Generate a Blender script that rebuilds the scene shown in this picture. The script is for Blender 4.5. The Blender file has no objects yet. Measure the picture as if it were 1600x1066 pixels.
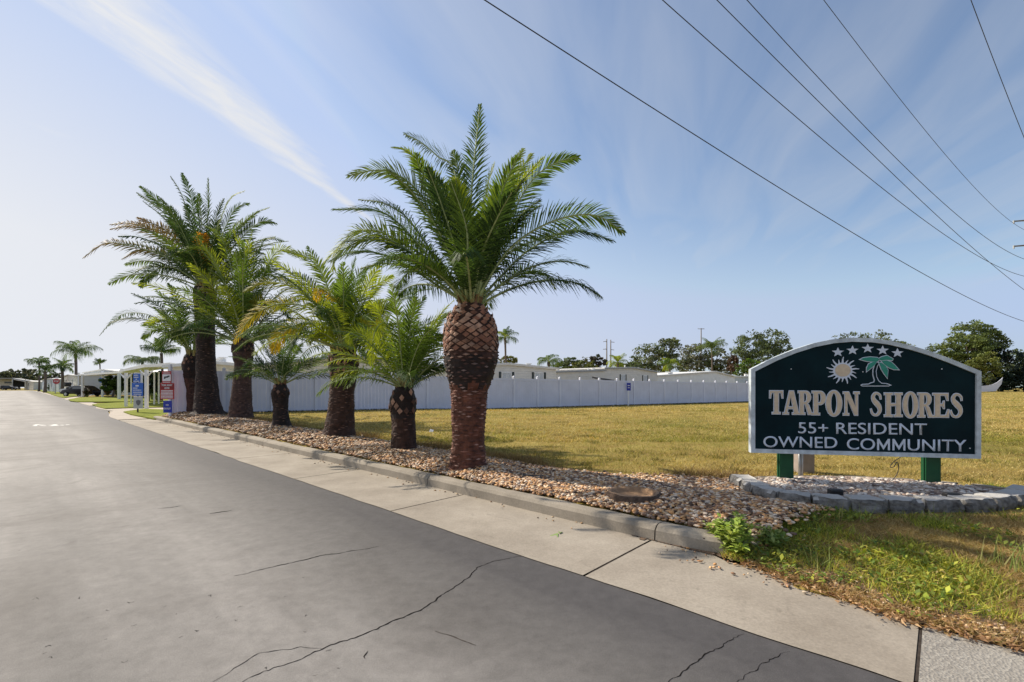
import bpy, bmesh, math, random
import numpy as np
from mathutils import Vector, Matrix, noise as mn
random.seed(7); RNG = np.random.default_rng(7)
SC = bpy.context.scene
COL = SC.collection
PI = math.pi
H = 1.35; F = 720.0; HY = 604.0; CX = 800.0       # camera height, focal length in photo pixels, horizon row

# ------------------------------------------------------------------ measuring helpers
def at(px, py, z=0.0):
    d = F*(H-z)/(py-HY)
    return Vector(((px-CX)/F*d, d, z))
def ad(px, py, d):
    return Vector(((px-CX)/F*d, d, H+(HY-py)/F*d))
T = Vector((-.731, .682)); N = Vector((.682, .731))    # along the road, across the road
def sn(s, n, z=0.0):
    p = T*s + N*n
    return Vector((p.x, p.y, z))
def to_sn(x, y): return (T.x*x+T.y*y, N.x*x+N.y*y)
def lerp(a, b, t): return a+(b-a)*t
def sstep(a, b, x):
    t = min(1, max(0, (x-a)/(b-a))); return t*t*(3-2*t)
FZ = [(-10,.1),(8,.13),(14,.17),(19,.21),(22.5,.18),(26.5,.04),(44,-.12),(70,-.08),(110,.0),(400,.0)]
def zf_y(Y):
    for (a, za), (b, zb) in zip(FZ, FZ[1:]):
        if Y <= b: return lerp(za, zb, min(1, max(0, (Y-a)/(b-a))))
    return FZ[-1][1]
def fence_y(X):
    return 27.4+.73*X if X > -1.46 else 27.2+.612*X
def zfield(X, Y):
    s, n = to_sn(X, Y)
    z = zf_y(Y)
    if s > 1.4: z = lerp(.115, z, sstep(3.85, 4.7, n))
    else: z = lerp(.015, z, sstep(3.35, 5.2, n))
    b = sstep(.6, 2.5, Y-fence_y(X))
    return lerp(z, 0, b)

# ------------------------------------------------------------------ object helpers
def tag(o, label=None, cat=None, group=None, kind=None):
    if label: o['label'] = label
    if cat: o['category'] = cat
    if group: o['group'] = group
    if kind: o['kind'] = kind
    return o
def thing(name, label, cat, loc=(0,0,0), group=None, rz=0):
    o = bpy.data.objects.new(name, None); COL.objects.link(o)
    o.location = loc; o.rotation_euler = (0,0,rz); o.empty_display_size = .2
    return tag(o, label, cat, group)
def link(name, me, mat, parent=None, smooth=False, world=True):
    """one mesh object; vertices are given in world space, stored relative to the parent"""
    o = bpy.data.objects.new(name, me); COL.objects.link(o)
    if mat:
        for m in (mat if isinstance(mat, (list, tuple)) else [mat]): me.materials.append(m)
    if parent is not None:
        o.parent = parent
        if world:
            r = parent
            M = Matrix.Identity(4)
            while r is not None:
                M = Matrix.Translation(r.location) @ r.rotation_euler.to_matrix().to_4x4() @ M
                r = r.parent
            me.transform(M.inverted())
    if smooth:
        me.polygons.foreach_set('use_smooth', [True]*len(me.polygons))
    me.update()
    return o
class MB:
    def __init__(s): s.v = []; s.f = []; s.c = []; s.col = (1,1,1)
    def add(s, vs, fs):
        k = len(s.v); s.v += [tuple(v) for v in vs]
        for f in fs: s.f.append([i+k for i in f]); s.c.append(s.col)
    def box(s, c, size, rz=0, taper=1.0):
        x, y, z = [q/2 for q in size]; R = Matrix.Rotation(rz, 3, 'Z'); c = Vector(c); vs = []
        for dz in (-1, 1):
            t = taper if dz > 0 else 1
            for dx, dy in ((-1,-1),(1,-1),(1,1),(-1,1)):
                vs.append(c + R @ Vector((dx*x*t, dy*y*t, dz*z)))
        s.add(vs, [(3,2,1,0),(4,5,6,7),(0,1,5,4),(1,2,6,5),(2,3,7,6),(3,0,4,7)])
    def prism(s, pts, off):
        """polygon pts (3d) extruded by the vector off"""
        n = len(pts); off = Vector(off)
        vs = [Vector(p) for p in pts]+[Vector(p)+off for p in pts]
        s.add(vs, [tuple(range(n-1,-1,-1)), tuple(range(n, 2*n))]+[(i,(i+1)%n,n+(i+1)%n,n+i) for i in range(n)])
    def tube(s, pts, rad, n=8, cap=True):
        pts = [Vector(p) for p in pts]
        if not isinstance(rad, (list, tuple)): rad = [rad]*len(pts)
        vs = []; fs = []
        for i, p in enumerate(pts):
            t = (pts[min(i+1, len(pts)-1)]-pts[max(i-1, 0)]).normalized()
            a = Vector((0,0,1)) if abs(t.z) < .9 else Vector((0,1,0))
            u = t.cross(a).normalized(); w = t.cross(u)
            for k in range(n):
                an = 2*PI*k/n
                vs.append(p+(u*math.cos(an)+w*math.sin(an))*rad[i])
        for i in range(len(pts)-1):
            for k in range(n):
                a = i*n+k; b = i*n+(k+1)%n
                fs.append((a, b, b+n, a+n))
        if cap: fs.append(tuple(range(n))); fs.append(tuple(range((len(pts)-1)*n+n-1, (len(pts)-1)*n-1, -1)))
        s.add(vs, fs)
    def mesh(s, colored=False):
        me = bpy.data.meshes.new('m'); me.from_pydata(s.v, [], s.f)
        if colored:
            at_ = me.color_attributes.new('Col', 'FLOAT_COLOR', 'CORNER'); arr = []
            for f, c in zip(s.f, s.c): arr += [c[0], c[1], c[2], 1.0]*len(f)
            at_.data.foreach_set('color', arr)
        bm = bmesh.new(); bm.from_mesh(me); bmesh.ops.recalc_face_normals(bm, faces=bm.faces); bm.to_mesh(me); bm.free()
        return me
    def build(s, name, mat, parent=None, smooth=False, colored=False, bevel=0):
        me = s.mesh(colored)
        if bevel:
            bm = bmesh.new(); bm.from_mesh(me); bmesh.ops.remove_doubles(bm, verts=bm.verts, dist=1e-5)
            es = [e for e in bm.edges if len(e.link_faces) == 2 and e.calc_face_angle(0) > .5]
            bmesh.ops.bevel(bm, geom=es, offset=bevel, segments=2, affect='EDGES', profile=.5)
            bm.to_mesh(me); bm.free()
        return link(name, me, mat, parent, smooth)
def bulk(name, V, mat, C=None, parent=None, smooth=False):
    """V: (n,k,3) array of separate polygons; C: (n,3) colour of each"""
    V = np.asarray(V, dtype=np.float32); n, k, _ = V.shape
    me = bpy.data.meshes.new('m')
    me.vertices.add(n*k); me.vertices.foreach_set('co', V.reshape(-1))
    me.loops.add(n*k); me.loops.foreach_set('vertex_index', np.arange(n*k, dtype=np.int32))
    me.polygons.add(n); me.polygons.foreach_set('loop_start', np.arange(0, n*k, k, dtype=np.int32))
    me.update(calc_edges=True)
    if C is not None:
        a = me.color_attributes.new('Col', 'FLOAT_COLOR', 'CORNER')
        CC = np.ones((n, k, 4), dtype=np.float32); CC[:,:,:3] = np.asarray(C, dtype=np.float32)[:,None,:]
        a.data.foreach_set('color', CC.reshape(-1))
    return link(name, me, mat, parent, smooth)

# ------------------------------------------------------------------ materials
def newmat(name):
    m = bpy.data.materials.new(name); m.use_nodes = True
    return m, m.node_tree, m.node_tree.nodes['Principled BSDF']
def nd(nt, typ, **kw):
    n = nt.nodes.new(typ)
    for k, v in kw.items():
        if k == 'in_':
            for a, b in v.items(): n.inputs[a].default_value = b
        else: setattr(n, k, v)
    return n
def ramp(nt, src, stops):
    r = nt.nodes.new('ShaderNodeValToRGB'); e = r.color_ramp.elements
    while len(e) < len(stops): e.new(.5)
    for q, (p, c) in zip(e, stops):
        q.position = p; q.color = (*c, 1) if len(c) == 3 else c
    nt.links.new(src, r.inputs[0]); return r.outputs[0]
def noise(nt, scale, detail=6, vec=None, rough=.6, dist=0):
    n = nd(nt, 'ShaderNodeTexNoise', in_={'Scale': scale, 'Detail': detail, 'Roughness': rough, 'Distortion': dist})
    if vec is not None: nt.links.new(vec, n.inputs['Vector'])
    return n.outputs['Fac']
def coord(nt, kind='Object', scale=None, rot=None):
    c = nt.nodes.new('ShaderNodeTexCoord').outputs[kind]
    if scale or rot:
        m = nd(nt, 'ShaderNodeMapping')
        if scale: m.inputs['Scale'].default_value = scale
        if rot: m.inputs['Rotation'].default_value = rot
        nt.links.new(c, m.inputs[0]); return m.outputs[0]
    return c
def mixc(nt, fac, a, b, typ='MIX'):
    m = nd(nt, 'ShaderNodeMix', data_type='RGBA', blend_type=typ)
    for k, v in ((0, fac), (6, a), (7, b)):
        if isinstance(v, (int, float)): m.inputs[k].default_value = v
        elif isinstance(v, tuple): m.inputs[k].default_value = (*v, 1)
        else: nt.links.new(v, m.inputs[k])
    return m.outputs[2]
def math_(nt, op, a, b=None, clamp=False):
    m = nd(nt, 'ShaderNodeMath', operation=op, use_clamp=clamp)
    for k, v in ((0, a), (1, b)):
        if v is None: continue
        if isinstance(v, (int, float)): m.inputs[k].default_value = v
        else: nt.links.new(v, m.inputs[k])
    return m.outputs[0]
def bump(nt, bs, h, strength=.3, dist=.01):
    b = nd(nt, 'ShaderNodeBump', in_={'Strength': strength, 'Distance': dist})
    nt.links.new(h, b.inputs['Height']); nt.links.new(b.outputs[0], bs.inputs['Normal'])
def plain(name, col, rough=.6, metal=0, var=.12, scale=6, bstr=.12, bd=.004, spec=.4):
    """painted / bare surface with gentle mottling and a fine bump"""
    m, nt, bs = newmat(name)
    c = coord(nt)
    f = noise(nt, scale, 8, c)
    lo = tuple(x*(1-var*1.6) for x in col); hi = tuple(min(1, x*(1+var)) for x in col)
    nt.links.new(ramp(nt, f, [(.3, lo), (.7, hi)]), bs.inputs['Base Color'])
    bs.inputs['Roughness'].default_value = rough; bs.inputs['Metallic'].default_value = metal
    bs.inputs['Specular IOR Level'].default_value = spec
    if bstr: bump(nt, bs, noise(nt, scale*12, 4, c), bstr, bd)
    return m
def colmat(name, rough=.7, transl=0, var=.25, scale=30, bstr=0, spec=.3):
    """colour from the mesh's own per-face colours, mottled"""
    m, nt, bs = newmat(name)
    a = nd(nt, 'ShaderNodeAttribute', attribute_name='Col').outputs['Color']
    f = noise(nt, scale, 5, coord(nt))
    c = mixc(nt, 1.0, a, ramp(nt, f, [(.25, (1-var,)*3), (.75, (1+var,)*3)]), 'MULTIPLY')
    nt.links.new(c, bs.inputs['Base Color'])
    bs.inputs['Roughness'].default_value = rough; bs.inputs['Specular IOR Level'].default_value = spec
    if bstr: bump(nt, bs, noise(nt, scale*3, 4, coord(nt)), bstr, .01)
    if transl:
        tr = nt.nodes.new('ShaderNodeBsdfTranslucent')
        c2 = mixc(nt, 1.0, c, (1.6, 1.5, .7), 'MULTIPLY')
        nt.links.new(c2, tr.inputs[0])
        mx = nd(nt, 'ShaderNodeMixShader', in_={0: transl})
        nt.links.new(bs.outputs[0], mx.inputs[1]); nt.links.new(tr.outputs[0], mx.inputs[2])
        nt.links.new(mx.outputs[0], nt.nodes['Material Output'].inputs[0])
    return m
M = {}
M['leaf'] = colmat('palm_leaf', .6, .32, .2, 3, spec=.10)
M['oakleaf'] = colmat('tree_leaf', .6, .2, .2, 1.0)
M['grass'] = colmat('grass_blade', .7, .25, .2, 2)
M['stone'] = colmat('pebble', .65, 0, .3, 45)
M['bark'] = colmat('palm_bark', .75, 0, .45, 14, .5)
M['woody'] = plain('tree_bark', (.12,.09,.07), .9, 0, .3, 3, .5, .02)
M['vinyl'] = plain('white_vinyl', (.62,.64,.74), .45, 0, .05, 1.5, .04)
M['vinylpost'] = plain('white_vinyl_post', (.68,.70,.79), .45, 0, .05, 1.5, .04)
M['white'] = plain('white_paint', (.72,.72,.70), .5, 0, .06, 2, .05)
M['cream'] = plain('cream_siding', (.68,.64,.52), .6, 0, .05, 2, .05)
M['offwhite'] = plain('off_white_siding', (.66,.64,.6), .6, 0, .05, 2, .05)
M['bluewall'] = plain('pale_blue_siding', (.5,.56,.6), .6, 0, .05, 2, .05)
def siding(key, pitch):
    nt = M[key].node_tree; bs = nt.nodes['Principled BSDF']
    s_ = nd(nt, 'ShaderNodeSeparateXYZ'); nt.links.new(nt.nodes.new('ShaderNodeNewGeometry').outputs['Position'], s_.inputs[0])
    fr_ = math_(nt, 'FRACT', math_(nt, 'DIVIDE', s_.outputs[2], pitch)); bump(nt, bs, fr_, .8, .03)
for k_ in ('cream', 'offwhite', 'bluewall'): siding(k_, .2)
M['roofw'] = plain('white_roof', (.74,.73,.7), .55, 0, .08, 1, .1)
M['fascia'] = plain('grey_fascia', (.28,.28,.27), .5, 0, .08, 2, .05)
M['dark'] = plain('black_paint', (.02,.02,.022), .5, 0, .1, 4, .05)
M['shutter'] = plain('dark_shutter', (.015,.025,.022), .5, 0, .1, 4, .05)
M['metal'] = plain('galvanised_metal', (.42,.43,.44), .4, .7, .1, 8, .05)
M['polewood'] = plain('weathered_pole', (.22,.2,.18), .8, 0, .2, 3, .2)
M['wire'] = plain('cable_black', (.03,.035,.05), .6, 0, .05, 5, 0)
M['redsign'] = plain('red_sign', (.42,.03,.035), .4, 0, .06, 5, .02)
M['darkred'] = plain('dark_red_sign', (.22,.008,.012), .4, 0, .06, 5, .02)
M['bluesign'] = plain('blue_sign', (.02,.12,.5), .35, 0, .06, 5, .02)
M['deepblue'] = plain('deep_blue_sign', (.01,.03,.33), .35, 0, .06, 5, .02)
M['whitesign'] = plain('white_lettering', (.75,.76,.78), .5, 0, .04, 8, .0)
M['greysign'] = plain('grey_sign', (.45,.46,.46), .45, 0, .06, 8, .02)
M['splitshade'] = plain('shaded_split_face', (.23,.22,.205), .95, 0, .45, 14, .8, .02)  # rough block fronts, their shade painted in as a darker grey
M['tyre'] = plain('tyre_rubber', (.02,.02,.02), .8, 0, .1, 8, .1)
M['carpaint'] = plain('dark_car_paint', (.006,.007,.013), .45, .0, .05, 2, 0, spec=.25)
M['silverpaint'] = plain('silver_car_paint', (.4,.41,.42), .25, .5, .05, 2, 0, spec=.6)
m, nt, bs = newmat('window_glass'); M['glass'] = m
bs.inputs['Base Color'].default_value = (.05,.06,.07,1); bs.inputs['Roughness'].default_value = .08; bs.inputs['Specular IOR Level'].default_value = .7
M['blind'] = plain('window_blind', (.5,.52,.53), .5, 0, .1, 8, .05)

# road
m, nt, bs = newmat('asphalt'); M['asphalt'] = m
c = coord(nt)
sep = nd(nt, 'ShaderNodeVectorMath', operation='DOT_PRODUCT', in_={1: (N.x, N.y, 0)}); nt.links.new(c, sep.inputs[0])
nval = sep.outputs['Value']
seps = nd(nt, 'ShaderNodeVectorMath', operation='DOT_PRODUCT', in_={1: (T.x, T.y, 0)}); nt.links.new(c, seps.inputs[0])
comb = nd(nt, 'ShaderNodeCombineXYZ'); nt.links.new(math_(nt, 'MULTIPLY', seps.outputs['Value'], .12), comb.inputs[0]); nt.links.new(nval, comb.inputs[1])
streak = noise(nt, 1.1, 6, comb.outputs[0], .6)
blot = noise(nt, .42, 7, c, .62, 1.2)
fine = noise(nt, 190, 3, c, .9)
base = ramp(nt, streak, [(.32, (.135,.128,.120)), (.68, (.245,.230,.214))])
base = mixc(nt, ramp(nt, blot, [(.46, (0,0,0)), (.66, (.85,.85,.85))]), base, (.118,.108,.099))
edge = ramp(nt, math_(nt, 'ADD', math_(nt, 'MULTIPLY', math_(nt, 'SUBTRACT', nval, 1.2), .6), math_(nt, 'MULTIPLY', math_(nt, 'SUBTRACT', streak, .5), .9)), [(.05, (0,0,0)), (.75, (1,1,1))])
base = mixc(nt, edge, base, (.07,.066,.066))
base = mixc(nt, 1.0, base, ramp(nt, fine, [(.36, (.72,.72,.72)), (.64, (1.24,1.24,1.24))]), 'MULTIPLY')
tr1 = ramp(nt, math_(nt, 'FRACT', math_(nt, 'MULTIPLY', nval, .27)), [(.0,(.93,.93,.93)),(.25,(1.06,1.06,1.06)),(.5,(.93,.93,.93)),(.75,(1.05,1.05,1.05)),(1,(.93,.93,.93))])
base = mixc(nt, 1.0, base, tr1, 'MULTIPLY')
base = mixc(nt, 1.0, base, ramp(nt, noise(nt, 9, 6, c, .75), [(.34, (.84,.84,.84)), (.66, (1.13,1.13,1.13))]), 'MULTIPLY')
base = mixc(nt, ramp(nt, noise(nt, 1.7, 5, c, .55, .4), [(.66, (0,0,0)), (.72, (.5,.5,.5))]), base, (.085,.076,.070))
sp = nd(nt, 'ShaderNodeTexVoronoi', in_={'Scale': 2.3}); nt.links.new(c, sp.inputs['Vector'])
base = mixc(nt, ramp(nt, sp.outputs['Distance'], [(.0, (1,1,1)), (.028, (0,0,0))]), base, (.04,.035,.03))
nt.links.new(base, bs.inputs['Base Color'])
bs.inputs['Roughness'].default_value = .75; bs.inputs['Specular IOR Level'].default_value = .28
bump(nt, bs, math_(nt, 'ADD', fine, noise(nt, 40, 4, c)), .35, .006)
M['crack'] = plain('crack_dark', (.018,.016,.015), 1, 0, .3, 20, 0, spec=0)  # near-black tone of the cracks and pits
M['joint'] = plain('joint_dirt', (.06,.05,.043), 1, 0, .3, 14, 0, spec=0)
M['roadpaint'] = plain('worn_white_marking', (.6,.6,.57), .7, 0, .2, 20, .1)

def concrete(name, a, b, agg=False):
    m, nt, bs = newmat(name); c = coord(nt)
    f1 = noise(nt, 1.4, 8, c, .65); f2 = noise(nt, 60, 4, c, .7)
    base = ramp(nt, f1, [(.3, a), (.68, b)])
    base = mixc(nt, 1.0, base, ramp(nt, f2, [(.3, (.84,.84,.84)), (.7, (1.14,1.14,1.14))]), 'MULTIPLY')
    st = noise(nt, 4.5, 6, c, .7, 1.2)
    base = mixc(nt, ramp(nt, st, [(.60, (0,0,0)), (.72, (.55,.55,.55))]), base, tuple(x*.55 for x in a))
    h = f2
    if agg:
        v = nd(nt, 'ShaderNodeTexVoronoi', in_={'Scale': 75}); nt.links.new(c, v.inputs['Vector'])
        base = mixc(nt, ramp(nt, v.outputs['Color'], [(.55, (0,0,0)), (.8, (.6,.6,.6))]), base, (.36,.34,.30))
        h = math_(nt, 'ADD', f2, v.outputs['Distance'])
    nt.links.new(base, bs.inputs['Base Color']); bs.inputs['Roughness'].default_value = .85
    bs.inputs['Specular IOR Level'].default_value = .25
    bump(nt, bs, h, .45, .005 if not agg else .012)
    return m
M['apron'] = concrete('pavement_concrete', (.235,.203,.163), (.35,.31,.255))
M['kerb'] = concrete('kerb_concrete', (.2,.175,.14), (.33,.29,.235))
M['aggregate'] = concrete('aggregate_concrete', (.22,.2,.175), (.3,.28,.245), True)
M['block'] = concrete('grey_block', (.33,.32,.30), (.49,.475,.45))
M['drive'] = concrete('driveway_concrete', (.33,.28,.225), (.44,.385,.32))

# ground
m, nt, bs = newmat('dry_lawn'); M['ground'] = m
c = coord(nt)
big = noise(nt, .22, 6, c, .6, .6); mid = noise(nt, 1.4, 7, c, .7); fin = noise(nt, 28, 6, c, .75)
straw = ramp(nt, mid, [(.3, (.23,.155,.045)), (.55, (.34,.26,.075)), (.8, (.41,.34,.11))])
green = ramp(nt, mid, [(.3, (.13,.13,.024)), (.7, (.22,.205,.04))])
base = mixc(nt, ramp(nt, big, [(.48, (0,0,0)), (.66, (.8,.8,.8))]), straw, green)
brown = noise(nt, .8, 6, c, .65, 1.0)
base = mixc(nt, ramp(nt, brown, [(.64, (0,0,0)), (.74, (.8,.8,.8))]), base, (.15,.075,.025))
base = mixc(nt, 1.0, base, ramp(nt, fin, [(.25, (.6,.6,.6)), (.75, (1.3,1.3,1.3))]), 'MULTIPLY')
nt.links.new(base, bs.inputs['Base Color']); bs.inputs['Roughness'].default_value = .95
bs.inputs['Specular IOR Level'].default_value = .1
bump(nt, bs, math_(nt, 'ADD', fin, mid), .8, .05)
def lawnmat(name, a, b):
    m, nt, bs = newmat(name); c = coord(nt)
    f = noise(nt, 1.0, 6, c); g = noise(nt, 18, 5, c, .8)
    base = mixc(nt, 1.0, ramp(nt, f, [(.3, a), (.7, b)]), ramp(nt, g, [(.25, (.6,.6,.6)), (.75, (1.35,1.35,1.35))]), 'MULTIPLY')
    nt.links.new(base, bs.inputs['Base Color']); bs.inputs['Roughness'].default_value = .95
    bs.inputs['Specular IOR Level'].default_value = .1
    bump(nt, bs, g, .8, .04); return m
M['lawn'] = lawnmat('green_lawn', (.14,.17,.018), (.24,.26,.03))
m, nt, bs = newmat('bed_soil'); M['soil'] = m
c = coord(nt)
nt.links.new(ramp(nt, noise(nt, 25, 6, c, .8), [(.3, (.06,.04,.028)), (.7, (.2,.13,.08))]), bs.inputs['Base Color'])
bs.inputs['Roughness'].default_value = .95; bump(nt, bs, noise(nt, 30, 5, c), .8, .03)
# ================================================================== GROUND
def ground_sheet():
    ss = sorted(set(list(np.arange(-14, 30, .35)) + list(np.arange(30, 80, 2.5)) + list(np.arange(80, 260, 12)) + [320, 420, 600] + list(np.arange(-60, -14, 2.5)) + [-90, -140, -220, -350]))
    ns = sorted(set([-400, -200, -100, -50, -20, 0, 2.0, 2.6, 3.0, 3.85, 3.93] + list(np.arange(3.2, 7, .18)) + list(np.arange(7, 40, .7)) + list(np.arange(40, 110, 3)) + list(np.arange(110, 300, 15)) + [350, 450, 600]))
    vs = []; fs = []
    for s in ss:
        for n in ns:
            p = sn(s, n)
            if n < (4.06 if s < 2.2 else 3.9) and s > 1.0: z = -.05
            elif n < 3.2: z = -.05
            else:
                z = zfield(p.x, p.y)
                if s <= 1.4: z = lerp(-.03, z, sstep(3.36, 3.62, n))
                z += .02*mn.noise(Vector((p.x*1.3, p.y*1.3, 0)))*sstep(3.9, 5, n)
                if s > 24: z = lerp(z, -.03, sstep(24, 24.6, s)*sstep(40, 20, n - 0*s))
            vs.append((p.x, p.y, z))
    L = len(ns)
    for i in range(len(ss)-1):
        for j in range(L-1):
            fs.append((i*L+j, (i+1)*L+j, (i+1)*L+j+1, i*L+j+1))
    me = bpy.data.meshes.new('m'); me.from_pydata(vs, [], fs)
    me.flip_normals() if me.polygons[0].normal.z < 0 else None
    o = link('ground', me, M['ground'], smooth=True); tag(o, kind='structure')
ground_sheet()
def sheet(name, pts, z, mat, parent=None, kind='structure', thick=0.0):
    b = MB()
    P = [Vector((p[0], p[1], z)) for p in pts]
    if thick: b.prism([Vector((p.x, p.y, z-thick)) for p in P], (0,0,thick))
    else: b.add(P, [range(len(P))])
    me = b.mesh()
    if not thick and me.polygons[0].normal.z < 0: me.flip_normals()
    o = link(name, me, mat, parent)
    if kind: tag(o, kind=kind)
    return o
road = sheet('road', [sn(-40,-9), sn(-40,2.75), sn(26,2.75), sn(34,3.4), sn(60,3.4), sn(220,3.4), sn(220,-9)], 0.0, M['asphalt'])
# side street mouth beyond the first lawns
side = sheet('side_street', [sn(33.5,3.0), sn(34,5), sn(40,14), sn(47,24), sn(52,22), sn(45,12), sn(42,5), sn(43,3.0)], .004, M['asphalt'])
tag(side, kind='structure')
# concrete gutter apron in slabs with open joints
def wob(s, k): return .022*mn.noise(Vector((s*1.9, k, 0)))+.03*mn.noise(Vector((s*.5, k+3, 0)))
def slab(name, s0, s1, n0, n1, z, mat, skew=0.0):
    b = MB(); m_ = max(2, int((s1-s0)/.15)); lo = []; hi = []
    for i in range(m_+1):
        s = lerp(s0, s1, i/m_)
        lo.append(sn(s, (n0(s) if callable(n0) else n0)+wob(s, 1), z)); hi.append(sn(s+skew, (n1(s) if callable(n1) else n1), z))
    for i in range(m_):
        b.add([lo[i], lo[i+1], hi[i+1], hi[i]], [(0,1,2,3)])
    me = b.mesh()
    if me.polygons[0].normal.z < 0: me.flip_normals()
    o = link(name, me, mat); return tag(o, kind='structure')
def nout(s):
    return 3.80 if s > 1.25 else lerp(3.47, 3.72, sstep(-.6, 1.25, s))+.03*mn.noise(Vector((s*3, 9, 0)))
jn = [.085, 1.86, 4.35, 6.9, 9.6, 12.4, 15.2, 18.0, 20.8, 24]
for a, b_ in zip(jn, jn[1:]):
    slab('gutter_apron', a+.010, b_-.010, 2.74, nout, .006, M['apron'])
slab('pavement', -30, .078, 2.74, lambda s: 3.45 if s < -2 else lerp(3.45, 3.47, 1)+.03*mn.noise(Vector((s*3,9,0))), .007, M['aggregate'])
sheet('apron_joint', [sn(-30,2.8), sn(-30,3.6), sn(24,3.7), sn(24,2.8)], .002, M['joint'])
# cracks in the asphalt
def strip(name, px, w, mat, z=.0015, jag=.011, seed=1, wf=None, parent=road):
    """ragged thin strip along ground pixels"""
    rnd = random.Random(seed)
    P = [at(x, y) for x, y in px]; pts = []
    for a, b_ in zip(P, P[1:]):
        k = max(2, int((b_-a).length/.02))
        for i in range(k): pts.append(a.lerp(b_, i/k))
    pts.append(P[-1]); b = MB(); off = 0; L = []; R = []
    for i, p in enumerate(pts):
        d = (pts[min(i+1,len(pts)-1)]-pts[max(i-1,0)]); d.z = 0; d.normalize(); q = Vector((-d.y, d.x, 0))
        off += rnd.uniform(-1,1)*jag; off *= .8
        t = i/(len(pts)-1); ww = w*(.35+.65*math.sin(PI*min(1, max(.04, t))))*rnd.uniform(.5,1.5)
        c_ = p+q*off; L.append(Vector((c_.x+q.x*ww/2, c_.y+q.y*ww/2, z))); R.append(Vector((c_.x-q.x*ww/2, c_.y-q.y*ww/2, z)))
    for i in range(len(pts)-1): b.add([L[i], R[i], R[i+1], L[i+1]], [(0,1,2,3)])
    me = b.mesh()
    if me.polygons[0].normal.z < 0: me.flip_normals()
    o = link(name, me, mat, parent)
    return o
strip('crack', [(340,1085),(405,1053),(470,1028),(506,1014),(560,995),(610,973),(655,957),(690,930),(730,901),(745,886),(790,873),(822,868)], .0085, M['crack'], seed=1)
strip('crack', [(506,1014),(470,1010),(405,1022),(370,1040),(330,1066)], .004, M['crack'], seed=2)
strip('crack', [(366,900),(430,886),(500,870),(560,860),(592,854)], .009, M['crack'], seed=3)
strip('crack', [(1030,1075),(1060,1055),(1100,1030),(1135,1005),(1160,990)], .0055, M['crack'], seed=4)
strip('crack', [(1150,1070),(1175,1052),(1195,1035),(1232,1017)], .0032, M['crack'], seed=5)
strip('crack', [(328,803),(345,800),(362,798)], .02, M['crack'], seed=6)
strip('crack', [(246,795),(265,793),(284,790)], .014, M['crack'], seed=7)
strip('crack', [(680,986),(712,996),(745,1008)], .006, M['joint'], seed=8, jag=.004)
strip('crack', [(575,1018),(572,1030)], .006, M['crack'], seed=9)
strip('crack', [(-60,634),(60,634),(130,633.5)], .10, M['crack'], jag=.02, seed=11)
rnd = random.Random(3)
for i in range(26):      # worn pits and scraps of grit near the camera
    x = rnd.uniform(40, 560); y = rnd.uniform(930, 1060)
    w = rnd.uniform(3, 9); strip('pit', [(x, y), (x+w*.5, y-rnd.uniform(-2,3)), (x+w, y-rnd.uniform(-1,4))], rnd.uniform(.002,.005), M['crack'] if rnd.random() < .75 else M['joint'], seed=20+i, jag=.01)
for k in range(8):       # flaking white marking far down the road
    x = 55+k*6.6; z_ = [(x, 665+rnd.uniform(-.9,.9)), (x+4.4, 663.9+rnd.uniform(-1.1,1.1))]
    strip('marking', z_, .16, M['roadpaint'], seed=80+k, jag=.03)

# kerb: a rolled concrete kerb in cast lengths
def kerb_piece(s0, s1, s_in=None, first=False):
    prof = [(3.78,.0),(3.79,.095),(3.815,.125),(3.85,.136),(3.95,.136),(3.975,.12),(3.98,-.03),(3.78,-.03)]
    b = MB(); m_ = max(2, int((s1-s0)/.12)); rings = []
    for i in range(m_+1):
        s = lerp(s0, s1, i/m_); ring = []
        bend = .0; hs = 1.0
        if first:
            u = 1-i/m_; bend = .10*u*u; hs = 1-.12*u**4
        for n, z in prof:
            q = .009*mn.noise(Vector((s*5, n*9, z*20)))
            ring.append(sn(s, n+bend+q, (z*hs+q*.7 if z > 0 else z)))
        rings.append(ring)
    k = len(prof); vs = [p for r in rings for p in r]; fs = []
    for i in range(m_):
        for j in range(k): fs.append((i*k+j, i*k+(j+1)%k, (i+1)*k+(j+1)%k, (i+1)*k+j))
    fs.append(tuple(range(k))); fs.append(tuple(range(m_*k+k-1, m_*k-1, -1)))
    b.add(vs, fs); o = b.build('kerb', M['kerb'], smooth=False); tag(o, kind='structure')
ks = [1.15, 1.83, 5.1, 8.2, 11.3, 14.4, 17.5, 20.6, 23.7]
for i, (a, b_) in enumerate(zip(ks, ks[1:])): kerb_piece(a+.006, b_-.006, first=(i == 0))
# far side kerb line past the side street: a pale flush gutter
for a, b_ in ((24.3, 33.0), (43.5, 58), (58.2, 90), (90.2, 200)):
    slab('gutter_apron', a, b_, (lambda s: lerp(2.74, 3.4, sstep(26, 34, s))), 4.25, .008, M['drive'])

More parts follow.
